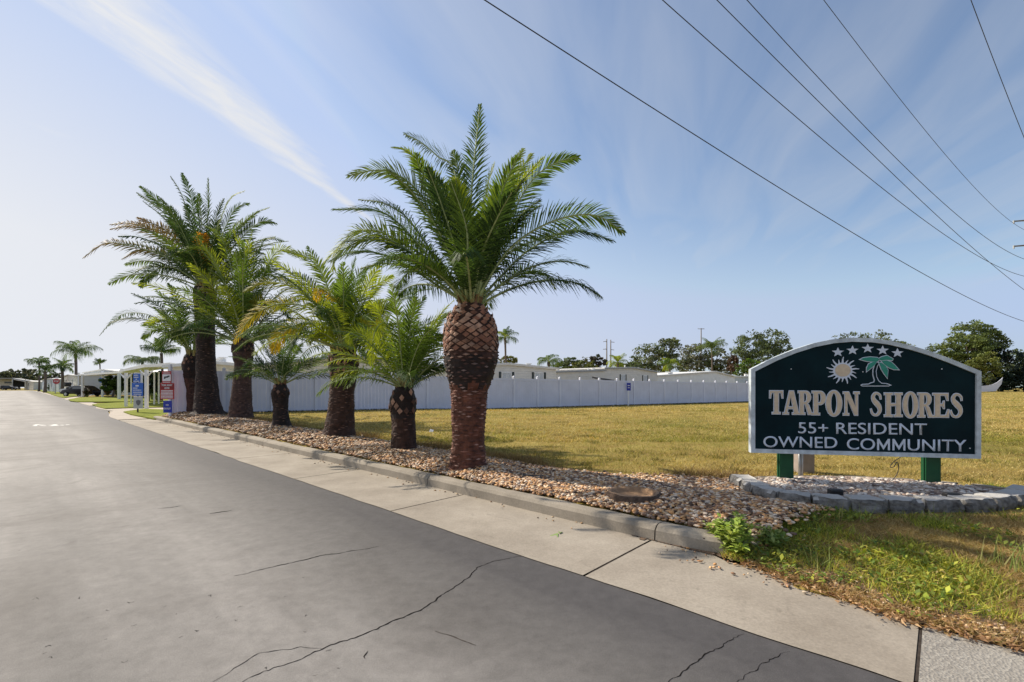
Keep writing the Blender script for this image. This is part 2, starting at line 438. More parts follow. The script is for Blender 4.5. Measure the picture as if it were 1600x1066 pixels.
# lawns and drives on the left, in sheets
def px_sheet(name, px, z, mat, thick=0):
    return sheet(name, [at(x, y, z) for x, y in px], z, mat, thick=thick)
px_sheet('driveway', [(150,638),(262,656),(330,646),(420,640),(420,632),(150,632)], .010, M['drive'])
px_sheet('lawn', [(193,643),(204,647),(240,654),(259,655),(263,649),(262,640),(225,638.5)], .06, M['lawn'], .05)
px_sheet('lawn', [(144,632),(152,635),(165,638),(210,636.5),(300,635),(300,628),(200,628),(157,630)], .06, M['lawn'], .05)
px_sheet('lawn', [(107,624),(110,626.4),(122,627.6),(175,627.5),(300,626),(300,621),(180,620),(125,621)], .08, M['lawn'], .05)
px_sheet('lawn', [(79,616),(92,620),(100,621.5),(122,618.5),(117,616),(100,614.5)], .08, M['lawn'], .05)
px_sheet('lawn', [(46,606.9),(80,615.4),(99,613.9),(120,612),(90,609),(66,607)], .12, M['lawn'], .08)
px_sheet('driveway', [(98,622.5),(104,625),(128,620),(150,617),(120,617)], .012, M['drive'])

# ------------------------------------------------------------------ gravel bed
BED_L = [(1,1)]
def bed_in(s): return 5.25+.25*mn.noise(Vector((s*.35, 4, 0)))+.14*mn.noise(Vector((s*1.7, 8, 0)))
ARC = [(2.70,5.62),(2.66,5.27),(2.68,4.94),(2.87,4.69),(3.14,4.53),(3.48,4.47),(3.83,4.45),(4.20,4.45),(4.58,4.48),(4.95,4.58),(5.30,4.72),(5.62,4.92)]
BACK = [(3.0,5.86),(3.35,5.92),(3.72,5.95),(4.1,5.94),(4.48,5.9),(4.85,5.8),(5.2,5.62),(5.55,5.36),(5.7,5.1)]
def inpoly(x, y, P):
    c_ = False; j = len(P)-1
    for i in range(len(P)):
        if (P[i][1] > y) != (P[j][1] > y) and x < (P[j][0]-P[i][0])*(y-P[i][1])/(P[j][1]-P[i][1])+P[i][0]: c_ = not c_
        j = i
    return c_
INNER = ARC+BACK[::-1]
def in_bed(x, y):
    s, n = to_sn(x, y)
    if inpoly(x, y, INNER): return 'inner'
    if s > 1.2 and s < 23.3:
        e = bed_in(s)
        if s < 5: e = lerp(6.3, e, sstep(1.5, 4.2, s))
        if 3.99 < n < e: return 'bed'
    # tongue running along the foot of the block wall
    if s <= 1.4 and x > 1.75 and y > 3.62+(x-1.75)*.72+.1*mn.noise(Vector((x*4,y*4,0))) and x < 3.35: return 'bed'
    return None
def mound(s, n):
    return .05*sstep(4.0, 4.5, n)*sstep(5.6, 4.9, n)*(1+.7*mn.noise(Vector((s*.8, n, 0))))
def bed_sheet():
    b = MB(); st = .2
    xs = np.arange(-18, 5.4, st); 
    for x in xs:
        for y in np.arange(3.4, 21.5, st):
            cx, cy = x+st/2, y+st/2
            if in_bed(cx, cy) == 'bed' or in_bed(cx+.15, cy) == 'bed' or in_bed(cx-.15, cy) == 'bed':
                q = [(x,y),(x+st,y),(x+st,y+st),(x,y+st)]
                if all(to_sn(*p)[1] > 3.93 for p in q) and min(to_sn(*p)[0] for p in q) > 1.0:
                    b.add([(p[0], p[1], zfield(*p)+.012+mound(*to_sn(*p))) for p in q], [(0,1,2,3)])
    me = b.mesh(); bm = bmesh.new(); bm.from_mesh(me); bmesh.ops.remove_doubles(bm, verts=bm.verts, dist=.001); bm.to_mesh(me); bm.free()
    o = link('gravel_bed_soil', me, M['soil'], smooth=True); tag(o, kind='structure')
bed_sheet()
def tip_dirt():
    b = MB(); st = .05
    for i in range(60):
        for j in range(24):
            s = -.9+i*st; n = 3.42+j*st
            if s > 2.05 or (s > 1.35 and n > 3.78): continue
            lo = lerp(3.5, 3.74, sstep(-.5, 1.2, s)); hi = lerp(3.62, 4.25, sstep(-.9, .9, s))
            if n < lo+.05*mn.noise(Vector((s*5, 1, 0))) or n > hi+.15*mn.noise(Vector((s*4, 7, 0))): continue
            q = [sn(s, n), sn(s+st, n), sn(s+st, n+st), sn(s, n+st)]
            b.add([(p.x, p.y, max(.010, max(zfield(p.x, p.y), 0)+.008 if s < 1.0 else .012)) for p in q], [(0,1,2,3)])
    me = b.mesh(); bm = bmesh.new(); bm.from_mesh(me); bmesh.ops.remove_doubles(bm, verts=bm.verts, dist=.002); bm.to_mesh(me); bm.free()
    tag(link('kerb_end_dirt', me, M['soil'], smooth=True), kind='structure')
tip_dirt()
IN = MB(); IN.add([(x, y, .155) for x, y in INNER], [range(len(INNER))])
tag(IN.build('sign_bed_soil', M['soil']), kind='structure')

# rocks: a few tumbled shapes, many placements, one mesh
def rock_shapes(k, sub):
    out = []
    for i in range(k):
        bm = bmesh.new(); bmesh.ops.create_icosphere(bm, subdivisions=sub, radius=1)
        o = Vector((i*7.3, i*1.7, 0))
        for v in bm.verts:
            v.co *= 1+.28*mn.noise(v.co*1.3+o)+.12*mn.noise(v.co*3+o)
        bm.verts.ensure_lookup_table()
        V = np.array([v.co[:] for v in bm.verts], dtype=np.float32); Fc = np.array([[v.index for v in f.verts] for f in bm.faces], dtype=np.int32)
        bm.free(); out.append((V, Fc))
    return out
def rocks(name, P, size, pal, label, sub, group=None):
    sh = rock_shapes(8, sub); n = len(P); rg = np.random.default_rng(len(name)+n)
    VV = []; FF = []; CC = []; base = 0
    for i in range(n):
        V, Fc = sh[i % 8]
        sc = size*rg.uniform(.6, 1.35); a = rg.uniform(0, 2*PI); t = rg.uniform(-.5,.5)
        V = V*np.array([sc*rg.uniform(.9,1.35), sc*rg.uniform(.65,.9), sc*rg.uniform(.35,.6)], dtype=np.float32)
        ct, st_ = math.cos(t), math.sin(t); ca, sa = math.cos(a), math.sin(a)
        V = V @ np.array([[1,0,0],[0,ct,st_],[0,-st_,ct]], dtype=np.float32) @ np.array([[ca,sa,0],[-sa,ca,0],[0,0,1]], dtype=np.float32)
        VV.append(V+np.array(P[i], dtype=np.float32)); FF.append(Fc+base); base += len(V)
        c = np.array(pal[int(rg.integers(len(pal)))])*rg.uniform(.75,1.2); CC.append(np.tile(np.append(c, 1), (len(V), 1)))
    VV = np.concatenate(VV); FF = np.concatenate(FF); CC = np.concatenate(CC).astype(np.float32)
    me = bpy.data.meshes.new('m'); me.vertices.add(len(VV)); me.vertices.foreach_set('co', VV.reshape(-1))
    me.loops.add(FF.size); me.loops.foreach_set('vertex_index', FF.reshape(-1))
    me.polygons.add(len(FF)); me.polygons.foreach_set('loop_start', np.arange(0, FF.size, 3, dtype=np.int32)); me.update(calc_edges=True)
    at_ = me.color_attributes.new('Col', 'FLOAT_COLOR', 'POINT'); at_.data.foreach_set('color', CC.reshape(-1))
    o = link(name, me, M['stone'], smooth=True); tag(o, label, 'gravel', group, 'stuff'); return o
PAL_BED = [(.42,.24,.13),(.62,.50,.38),(.70,.56,.42),(.50,.27,.11),(.60,.36,.17),(.40,.20,.09),(.58,.42,.25),(.20,.11,.06),(.50,.28,.12),(.28,.18,.12),(.66,.53,.38),(.12,.075,.05),(.25,.14,.08),(.09,.06,.045)]
PAL_SIGN = [(.45,.38,.32),(.34,.26,.21),(.55,.50,.45),(.26,.19,.155),(.40,.32,.25),(.18,.13,.11),(.6,.55,.49)]
STUMP = at(990,779,.16)
near = []; far = []; inner = []
rg = random.Random(11)
def scatter(nf, x0, x1, y0, y1):
    for _ in range(nf): yield rg.uniform(x0, x1), rg.uniform(y0, y1)
for x, y in scatter(125000, -3.2, 4.6, 3.6, 9.6):
    if y > 6 and rg.random() < .3: continue
    if (x-STUMP.x)**2+(y-STUMP.y)**2 < .27**2: continue
    if in_bed(x+rg.gauss(0,.09), y+rg.gauss(0,.09)) == 'bed' and not inpoly(x, y, INNER) and (to_sn(x, y)[1] > 3.99 or to_sn(x, y)[0] < 1.1):
        s, n = to_sn(x, y); near.append((x, y, zfield(x, y)+.02+mound(s, n)+rg.uniform(0,.022)))
for x, y in scatter(120000, -17.5, -1.0, 8, 21.5):
    if rg.random() < (y-9)/30: continue
    if in_bed(x+rg.gauss(0,.1), y+rg.gauss(0,.1)) == 'bed' and to_sn(x, y)[1] > 3.99 and not (x > -3.2 and y < 9.6):
        s, n = to_sn(x, y); far.append((x, y, zfield(x, y)+.025+mound(s, n)+rg.uniform(0,.03)))
for x, y in scatter(7000, 2.7, 5.8, 4.45, 6):
    if inpoly(4.1+(x-4.1)*1.16, 5.25+(y-5.25)*(1.42 if y < 5.25 else 1.05), INNER): inner.append((x, y, .175+rg.uniform(0,.02)))
print('rocks', len(near), len(far), len(inner))
rocks('gravel', near, .0205, PAL_BED, 'tan and brown river pebbles filling the bed round the nearest palms', 2)
rocks('gravel', far, .034, PAL_BED, 'brown pebbles mounded along the far stretch of the palm bed', 1)
rocks('gravel', inner, .026, PAL_SIGN, 'pale river pebbles inside the block ring below the entrance sign', 2)
# strays kicked onto the concrete
st_ = []
for _ in range(150):
    s = rg.uniform(2, 20); n = 3.78-abs(rg.gauss(0, .1)); st_.append(tuple(sn(s, n, .012)))
for _ in range(60):
    s = rg.uniform(.4, 1.7); st_.append(tuple(sn(s, rg.uniform(3.45, 3.8), .02)))
for _ in range(700):
    s = rg.uniform(-.6, 1.75); n = lerp(3.52, 3.78, sstep(-.5, 1.5, s))+abs(rg.gauss(0,.13)); p = sn(s, n, 0)
    if n < 3.78 or s < 1.2: st_.append((p.x, p.y, max(.012, zfield(p.x, p.y))+.008))
rocks('gravel', st_, .012, PAL_BED, 'loose grit scattered at the foot of the kerb', 1)

# ------------------------------------------------------------------ grass
def blades(P, hgt, wid, pal, lean=.6, rg=RNG, seg=False):
    """P: (n,3) bases -> (n,3,3) triangles, (n,3) colours"""
    P = np.asarray(P, dtype=np.float32); n = len(P)
    a = rg.uniform(0, 2*PI, n); h = hgt*rg.uniform(.5, 1.4, n); w = wid*rg.uniform(.6, 1.4, n)
    l = rg.uniform(0, lean, n)*h*1.5; b = rg.uniform(0, 2*PI, n)
    V = np.zeros((n,3,3), dtype=np.float32)
    dx = np.cos(a)*w/2; dy = np.sin(a)*w/2
    V[:,0] = P+np.stack([dx, dy, 0*dx], 1); V[:,1] = P-np.stack([dx, dy, 0*dx], 1)
    V[:,2] = P+np.stack([np.cos(b)*l, np.sin(b)*l, h], 1)
    pal = np.array(pal); C = pal[rg.integers(0, len(pal), n)]*rg.uniform(.7, 1.25, (n,1))
    return V, C
STRAW = [(.42,.29,.12),(.34,.23,.09),(.48,.36,.17),(.25,.16,.07),(.38,.3,.12)]
LIME = [(.36,.38,.05),(.26,.31,.04),(.44,.42,.07),(.18,.23,.03),(.50,.42,.09)]
DEEP = [(.08,.13,.02),(.11,.17,.025),(.15,.21,.035),(.2,.24,.04)]
def edge_n(s): return 3.47+.06*mn.noise(Vector((s*3.1, 2, 0)))+.25*sstep(.2, 1.2, s)
def in_patch(x, y):
    s, n = to_sn(x, y)
    if s > 1.25 or n < edge_n(s): return False
    wy = 4.36 if x > 2.9 else 4.36
    if x < 5.7 and y > wy and x > 2.5 and inpoly(x, y, [(2.5,4.2)]+[(a, b-.14) for a, b in ARC]+[(5.7,7),(2.5,7)]): return False
    if in_bed(x, y): return False
    return True
P_s, P_l, P_d = [], [], []
for x, y in scatter(190000, 1.2, 6.4, 1.6, 5.6):
    if not in_patch(x, y): continue
    s, n = to_sn(x, y); q = mn.noise(Vector((x*1.5, y*1.5, 0)))+.5*mn.noise(Vector((x*4, y*4, 5)))
    z = zfield(x, y)
    w_dry = sstep(2.85, 3.5, x)*.75 + sstep(3.85, 3.5, n)*.9    # dry at the right and along the concrete
    r = rg.random()
    if q+r*.7-w_dry*1.0 > .17: (P_d if (y > 3.9 or r > .86) else P_l).append((x, y, z))
    else: P_s.append((x, y, z))
VS = []; CS = []
for P, h, w, pal, ln in ((P_s, .032, .006, STRAW, 1.9), (P_l, .045, .008, LIME+STRAW[:1], 1.3), (P_d, .062, .008, DEEP+LIME[:3], 1.2)):
    V, C = blades(P, h, w, pal, ln); VS.append(V); CS.append(C)
# fallen brown leaf litter at the concrete edge
P = []
for _ in range(5200):
    s = rg.uniform(-3.5, 1.1); n = edge_n(s)+abs(rg.gauss(0, .12))-abs(rg.gauss(0,.045)); p = sn(s, n); P.append((p.x, p.y, max(.012, zfield(p.x, p.y))+.006))
V, C = blades(P, .012, .03, [(.35,.2,.1),(.24,.13,.06),(.45,.3,.16)], 2.2); VS.append(V); CS.append(C)
# long tufts
P = []
for cx, cy, k in ((3.05,4.18,26),(3.45,3.05,60),(3.75,4.1,20),(2.75,4.2,18),(4.6,3.9,20),(2.2,3.3,18),(3.4,3.2,30)):
    for _ in range(k): P.append((cx+rg.gauss(0,.06), cy+rg.gauss(0,.05), zfield(cx, cy)))
V, C = blades(P, .16, .008, [(.25,.3,.08),(.4,.38,.15),(.18,.24,.06)], .8); VS.append(V); CS.append(C)
o = bulk('grass', np.concatenate(VS), M['grass'], np.concatenate(CS)); tag(o, 'mixed green and straw grass between the pavement and the block ring', 'grass', None, 'stuff')
# low broad leaves of creeping weeds in the same patch
def leaves(P, size, pal, tilt=.7, rg=RNG):
    P = np.asarray(P, dtype=np.float32); n = len(P); a = rg.uniform(0, 2*PI, n); L = size*rg.uniform(.6, 1.4, n); w = L*.22; e = rg.uniform(-.1, tilt, n)
    d = np.stack([np.cos(a)*np.cos(e), np.sin(a)*np.cos(e), np.sin(e)], 1); s = np.stack([-np.sin(a), np.cos(a), 0*a], 1)
    V = np.zeros((n,4,3), dtype=np.float32); V[:,0] = P; V[:,1] = P+d*(L*.5)[:,None]+s*w[:,None]; V[:,3] = P+d*(L*.5)[:,None]-s*w[:,None]; V[:,2] = P+d*L[:,None]
    V[:,2,2] -= L*.15
    pal = np.array(pal); return V, pal[rg.integers(0, len(pal), n)]*rg.uniform(.7, 1.25, (n,1))
P = []
for x, y in scatter(26000, 1.3, 5.6, 1.9, 4.6):
    if in_patch(x, y):
        q = mn.noise(Vector((x*1.7, y*1.7, 3)))+.5*mn.noise(Vector((x*5, y*5, 5)))
        if q > -.02-.25*(y > 3.7)+.6*sstep(2.9, 3.5, x): P.append((x, y, zfield(x, y)+rg.uniform(.01,.055)))
V, C = leaves(P[::2], .036, LIME+DEEP+DEEP+[(.30,.24,.09)]); V2, C2 = leaves(P[1::4], .05, DEEP+LIME[:2], 1.1); V = np.concatenate([V, V2]); C = np.concatenate([C, C2]); o = bulk('weeds', V, M['grass'], C); tag(o, 'low leafy green weeds creeping through the roadside grass', 'weeds', None, 'stuff')
# a bushy weed at the kerb's end
def bush(name, label, cat, c, r, h, n, size, pal, stems=14, group=None, tilt=.9, seed=5):
    rg_ = np.random.default_rng(seed); rt = thing(name, label, cat, c, group)
    V_ = []; b = MB(); P = []
    for i in range(stems):
        a = rg_.uniform(0, 2*PI); rr = r*rg_.uniform(.2, 1); hh = h*rg_.uniform(.6, 1.05)*(1-.35*(rr/r)**2)
        top = Vector((c[0]+math.cos(a)*rr, c[1]+math.sin(a)*rr, c[2]+hh)); base = Vector((c[0]+math.cos(a)*rr*.2, c[1]+math.sin(a)*rr*.2, c[2]-.01))
        mid = base.lerp(top, .5)+Vector((0,0,.08*h)); b.tube([base, mid, top], [size*.09, size*.07, size*.03], 5)
        for k in range(n//stems):
            t = rg_.uniform(.2, 1)
            q = base.lerp(mid, t*2) if t < .5 else mid.lerp(top, t*2-1); P.append((q.x+rg_.normal(0,size*.25), q.y+rg_.normal(0,size*.25), q.z+rg_.normal(0,size*.2)))
    V, C = leaves(P, size, pal, tilt, rg_)
    bulk('leaves', V, M['grass'], C, rt); b.build('stems', M['grassstem'], rt)
    return rt
M['grassstem'] = plain('green_stem', (.16,.2,.05), .6, 0, .1, 10, 0)
bush('bushy_weed', 'bushy bright green weed growing at the near end of the kerb', 'weed', (1.74,3.70,.02), .23, .30, 1500, .060, [(.34,.44,.08),(.26,.36,.06),(.42,.5,.14),(.16,.24,.04)], 26)
bush('bushy_weed', 'low paler weed just right of the bushy weed', 'weed', (2.08,3.72,.04), .16, .15, 450, .05, [(.22,.3,.07),(.14,.22,.05),(.28,.34,.1)], 14, seed=9)

# field grass: short blades, thinning with distance
VS = []; CS = []
def field_pts(n, y0, y1, xf=1.15):
    out = []
    for _ in range(n):
        y = y0+(y1-y0)*rg.random()**1.3; x = rg.uniform(-xf*y-1, xf*y+1)
        s, nn = to_sn(x, y)
        if nn < 5.0 or in_bed(x, y) or y > fence_y(x)-.2: continue
        if s > 23: continue
        if x > 2.4 and y < 6 and inpoly(x, y, [(2.5,4.2)]+ARC+[(5.7,6),(2.5,6)]): continue
        out.append((x, y, zfield(x, y)))
    return out
def fsplit(P):
    A, B = [], []
    for p in P:
        q = mn.noise(Vector((p[0]*.35, p[1]*.35, 1)))+.4*mn.noise(Vector((p[0]*1.6, p[1]*1.6, 2)))+rg.uniform(-.35,.35)+.55*sstep(6,8,p[1])*sstep(15,10,p[1])-.25
        (A if q > 0 else B).append(p)
    return A, B
FG = [(.28,.265,.05),(.22,.225,.04),(.34,.30,.07),(.16,.17,.03)]; FS = [(.54,.41,.15),(.45,.33,.11),(.60,.48,.21),(.35,.24,.08)]
for P, h, w in ((field_pts(110000, 4.6, 11), .035, .007), (field_pts(110000, 10, 24), .045, .014), (field_pts(50000, 22, 48), .06, .03), (field_pts(60000, 40, 112, 1.14), .07, .07)):
    A, B = fsplit(P)
    V, C = blades(A, h, w, FG, 1.3); VS.append(V); CS.append(C)
    V, C = blades(B, h, w, FS, 1.6); VS.append(V); CS.append(C)
o = bulk('grass', np.concatenate(VS), M['grass'], np.concatenate(CS)); tag(o, 'dry yellow green field grass behind the palm row', 'grass', None, 'stuff')
# taller dry brown fringe where the field meets the gravel
P = []
for _ in range(26000):
    s = rg.uniform(1.6, 21); e = bed_in(s)
    if s < 5: e = lerp(6.3, e, sstep(1.5, 4.2, s))
    n = e+rg.gauss(.18,.2)+.1; p = sn(s, n)
    if in_bed(p.x, p.y) == 'inner' or inpoly(p.x, p.y, [(2.5,4.2)]+ARC+[(5.7,6),(2.5,6)]): continue
    if mn.noise(Vector((s*.8, n*.8, 0)))+rg.random()*.7 < .2: continue
    P.append((p.x, p.y, zfield(p.x, p.y)))
V, C = blades(P, .10, .008, [(.20,.12,.055),(.28,.18,.08),(.14,.085,.04),(.33,.24,.11)], 1.3)
o = bulk('grass', V, M['grass'], C); tag(o, 'tall dry brown grass fringe along the back edge of the gravel', 'grass', None, 'stuff')
P = []
for _ in range(420):      # darker tussocks dotted over the field
    y = 5.5+26*rg.random()**1.4; x = rg.uniform(-.3*y, 1.15*y); s, nn = to_sn(x, y)
    if nn < 5.8 or in_bed(x, y) or y > fence_y(x)-.4 or inpoly(x, y, [(2.5,4.2)]+ARC+[(5.7,6.1),(2.5,6.1)]): continue
    rr = rg.uniform(.03, .16)
    for _ in range(int(30+rr*500)): 
        X_ = x+rg.gauss(0,rr*1.6); Y_ = y+rg.gauss(0,rr); P.append((X_, Y_, zfield(X_, Y_)))
V, C = blades(P, .055, .008, [(.13,.13,.03),(.2,.17,.04),(.17,.11,.04),(.26,.24,.05),(.10,.10,.03)], 1.2)
o = bulk('grass', V, M['grass'], C); tag(o, 'darker tussocks dotted over the dry field', 'grass', None, 'stuff')
# weeds and dirt at the foot of the white fence
P = []
for _ in range(9000):
    x = rg.uniform(-13.4, 26); y = fence_y(x)-rg.uniform(.02,.2); P.append((x, y, zfield(x, y)))
V, C = blades(P, .07, .03, [(.03,.035,.015),(.05,.05,.02),(.02,.02,.012)], .8)
o = bulk('grass', V, M['grass'], C); tag(o, 'dark uncut weeds along the foot of the white fence', 'grass', None, 'stuff')
# ================================================================== PALMS
def catmull(P, k):
    P = [P[0]+(P[0]-P[1])*.5]+P+[P[-1]+(P[-1]-P[-2])*.5]; out = []
    for i in range(1, len(P)-2):
        for j in range(k):
            t = j/k; a, b, c, d = P[i-1], P[i], P[i+1], P[i+2]
            out.append(.5*((2*b)+(c-a)*t+(2*a-5*b+4*c-d)*t*t+(3*b-a-3*c+d)*t**3))
    out.append(P[-2]); return out
def resample(pts, n):
    L = [0]
    for a, b in zip(pts, pts[1:]): L.append(L[-1]+(b-a).length)
    out = []; j = 0
    for i in range(n):
        d = L[-1]*i/(n-1)
        while j < len(L)-2 and L[j+1] < d: j += 1
        t = (d-L[j])/max(1e-6, L[j+1]-L[j]); out.append(pts[j].lerp(pts[j+1], min(1, max(0, t))))
    return out, L[-1]
G_MID = (.095,.155,.030); G_DK = (.042,.080,.027); G_LT = (.25,.31,.035); G_YEL = (.60,.42,.03); G_BRN = (.28,.18,.08); G_BLUE = (.11,.155,.08)
class Crown:
    def __init__(s, seed): s.r = random.Random(seed); s.Q = []; s.C = []; s.mb = MB()
    def frond(s, pts, nl=80, ll=.42, lw=.022, col=G_MID, tip=None, rr=.018, bare=.16, vee=.45, droop=.12, roll0=None):
        r = s.r; c, Ltot = resample(catmull(pts, 8), nl)
        # rachis
        s.mb.col = tuple(min(1, x*1.5+.05) for x in col) if col is not G_BRN else (.3,.2,.1)
        if col in (G_MID, G_DK, G_LT, G_BLUE): s.mb.col = (.32,.38,.17)
        s.mb.tube(c[::4]+[c[-1]], [rr*(1.6 if i == 0 else 1)*(1-.65*i/(len(c[::4]))) for i in range(len(c[::4])+1)], 4, False)
        roll = r.choice((-1,1))*r.uniform(.05, .6) if roll0 is None else roll0
        for i in range(1, nl-1):
            t = i/(nl-1)
            if t < bare: 
                if i % 3: continue
            p = c[i]; tan = (c[i+1]-c[i-1]).normalized()
            side = tan.cross(Vector((0,0,1)))
            if side.length < .15: side = tan.cross(Vector((0,-1,0)))
            side.normalize(); up = side.cross(tan).normalized()
            side2 = side*math.cos(roll)+up*math.sin(roll); up2 = up*math.cos(roll)-side*math.sin(roll)
            ang = lerp(1.15, .50, t**1.3)
            prof = math.sin(PI*min(1, .16+t*.84))**.55 if t > bare else .25
            prof = max(.16, prof)*lerp(.45, 1, sstep(bare, bare+.28, t))
            for sg in (-1, 1):
                if r.random() < (.03 if (i//5+int(roll*50)) % 6 else .3): continue
                v = vee*r.uniform(.3, 1.5)*(1,.3,-.25)[i % 3]
                an = ang*r.uniform(.85, 1.15)
                d = tan*math.cos(an)+(side2*sg*math.cos(v)+up2*math.sin(v))*math.sin(an)
                L = ll*prof*r.uniform(.85, 1.1); w = lw*r.uniform(.8, 1.15)
                q = d.cross(up2+side2*sg*.3).normalized()*w*.5
                m = p+d*L*.55; e = p+d*L+Vector((0,0,-droop*L*r.uniform(.5,1.6)))
                s.Q.append((p-q*.6, m-q, m+q, p+q*.6)); s.Q.append((m-q, e-q*.12, e+q*.12, m+q))
                k = col
                if tip is not None:
                    f = sstep(.25, .95, t+r.uniform(-.12,.12)); k = tuple(lerp(a, b, f) for a, b in zip(col, tip))
                g = r.uniform(.75, 1.3); k = tuple(x*g for x in k); s.C += [k, k]
    def rand(s, O, az, el, L, bend=.9, **kw):
        """frond leaving O at azimuth az, elevation el, arching over by `bend` radians"""
        pts = [O.copy()]; p = O.copy(); e = el; n = 6
        for i in range(n):
            p = p+Vector((math.cos(az)*math.cos(e), math.sin(az)*math.cos(e), math.sin(e)))*(L/n); pts.append(p); e -= bend/n*(.4+1.2*i/n)
        s.frond(pts, **kw)
    def build(s, root):
        Q = np.array([[v[:] for v in q] for q in s.Q], dtype=np.float32)
        cr = bulk('crown', Q, M['leaf'], np.array(s.C), root)
        s.mb.build('rachises', M['bark'], cr, colored=True)
def R_of(root, Q): pass
def trunk(root, prof, d, zones, n=36, seed=1, rough=.012, cy=None):
    """prof: [(pixel y, centre x, half width)] from the ground upwards"""
    rg_ = random.Random(seed)
    th_ = 1/math.hypot(1, (prof[0][1]-CX)/F); P = [(ad(cx, y, d), hw*d/F*th_) for y, cx, hw in prof]
    dense = []; 
    for (a, ra), (b, rb) in zip(P, P[1:]):
        k = max(2, int((b-a).length/.03))
        for i in range(k):
            t = i/k; tt = t*t*(3-2*t); dense.append((a.lerp(b, t), lerp(ra, rb, tt)))
    dense.append(P[-1]); dense.insert(0, (dense[0][0]-Vector((0,0,.25)), dense[0][1]*1.05))
    b = MB(); rings = []
    H0 = P[0][0].z; H1 = P[-1][0].z
    def zone(h):
        for z in zones:
            if h >= z[0]: return z
        return zones[-1]
    for c, r in dense:
        ring = []
        for k in range(n):
            a = 2*PI*k/n; v = Vector((math.cos(a), math.sin(a), 0))
            q = mn.noise(Vector((v.x*1.6, v.y*1.6, c.z*3+seed)))*rough*2.2+mn.noise(Vector((v.x*5, v.y*5, c.z*22+seed)))*rough
            ring.append(c+v*(r+q))
        rings.append(ring)
    vs = [p for q in rings for p in q]
    for i in range(len(rings)-1):
        h = (dense[i][0].z-H0)/(H1-H0); b.col = zone(h)[1]
        b.add([], [])
    base = len(b.v); b.v += [tuple(p) for p in vs]
    for i in range(len(rings)-1):
        h = (dense[i][0].z-H0)/(H1-H0)+rg_.uniform(-.01,.01); cc = zone(h)[1]
        for k in range(n):
            cc = zone(h+.035*mn.noise(Vector((math.cos(2*PI*k/n)*2.5, math.sin(2*PI*k/n)*2.5, seed))))[1]
            g = 1+.5*mn.noise(Vector((k*.4, i*.35, seed)))
            b.f.append([base+i*n+k, base+i*n+(k+1)%n, base+(i+1)*n+(k+1)%n, base+(i+1)*n+k]); b.c.append(tuple(x*g for x in cc))
    b.col = zones[0][1]; b.f.append([base+(len(rings)-1)*n+k for k in range(n)]); b.c.append(b.col)
    # leaf scars: lozenges in staggered rows
    z = H0+.04; row = 0
    while z < H1-.01:
        h = (z-H0)/(H1-H0); zo = zone(h); _, _, rh, rw, cols, prob, out = zo
        j = min(range(len(dense)), key=lambda i: abs(dense[i][0].z-z)); c, r = dense[j]
        m = max(6, int(2*PI*r/rw)); 
        for k in range(m):
            if rg_.random() > prob: continue
            a = 2*PI*(k+(row % 2)*.5)/m+rg_.uniform(-.02,.02); v = Vector((math.cos(a), math.sin(a), 0)); tg = Vector((-v.y, v.x, 0))
            cz = z+rg_.uniform(-.22,.22)*rh; hw = PI*r/m*.9*rg_.uniform(.8,1.02); hh = rh*.82*rg_.uniform(.85,1.1)
            q = mn.noise(Vector((v.x*1.6, v.y*1.6, cz*3+seed)))*rough*2.2
            C0 = Vector((c.x, c.y, cz))+v*(r+q)
            if h < zones[0][0]: hh *= .42; hw *= rg_.uniform(.55, 1.1)
            lo = C0+Vector((0,0,-hh))+v*(out*.9); hi = C0+Vector((0,0,hh))+v*(out*.35)
            l = C0-tg*hw-v*(hw*hw/(2*r)-out*.5); rt = C0+tg*hw-v*(hw*hw/(2*r)-out*.5); ctr = C0+v*out
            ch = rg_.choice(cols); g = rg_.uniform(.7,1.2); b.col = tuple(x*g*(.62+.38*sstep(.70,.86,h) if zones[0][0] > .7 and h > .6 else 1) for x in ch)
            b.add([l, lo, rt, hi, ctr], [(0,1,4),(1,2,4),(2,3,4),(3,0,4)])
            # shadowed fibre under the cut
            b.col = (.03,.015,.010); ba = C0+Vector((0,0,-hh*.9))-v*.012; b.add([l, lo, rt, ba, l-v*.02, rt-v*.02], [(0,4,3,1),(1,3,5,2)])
        z += rh*(1 if rg_.random() < .9 else .8); row += 1
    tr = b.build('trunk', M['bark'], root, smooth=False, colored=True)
    return dense[-1]
DKB = (.046,.023,.016); RDB = (.105,.040,.024); BLK = (.022,.014,.012)
Z_BIG = [(.73,(.05,.022,.014),.046,.14,[(.33,.165,.10),(.40,.24,.165),(.26,.115,.07)],.95,.016),
         (.66,(.05,.022,.015),.045,.14,[(.36,.18,.12),(.2,.09,.06),(.42,.25,.18)],.8,.018),
         (.50,BLK,.045,.12,[(.16,.07,.05),(.08,.04,.03),(.3,.2,.17)],.45,.012),
         (.0,RDB,.034,.14,[(.22,.095,.065),(.13,.05,.035),(.34,.2,.155),(.06,.022,.015)],.85,.011)]
def zset(top=(.30,.18,.12), dark=BLK, body=DKB, t0=.8, t1=.6):
    return [(t0, dark, .08, .12, [top, (.12,.06,.04)], .45, .02), (t1, dark, .05,.1,[(.10,.05,.035)],.35,.012), (0, body, .034,.15,[(.17,.10,.075),(.08,.04,.03),(.03,.015,.01)],.6,.009)]
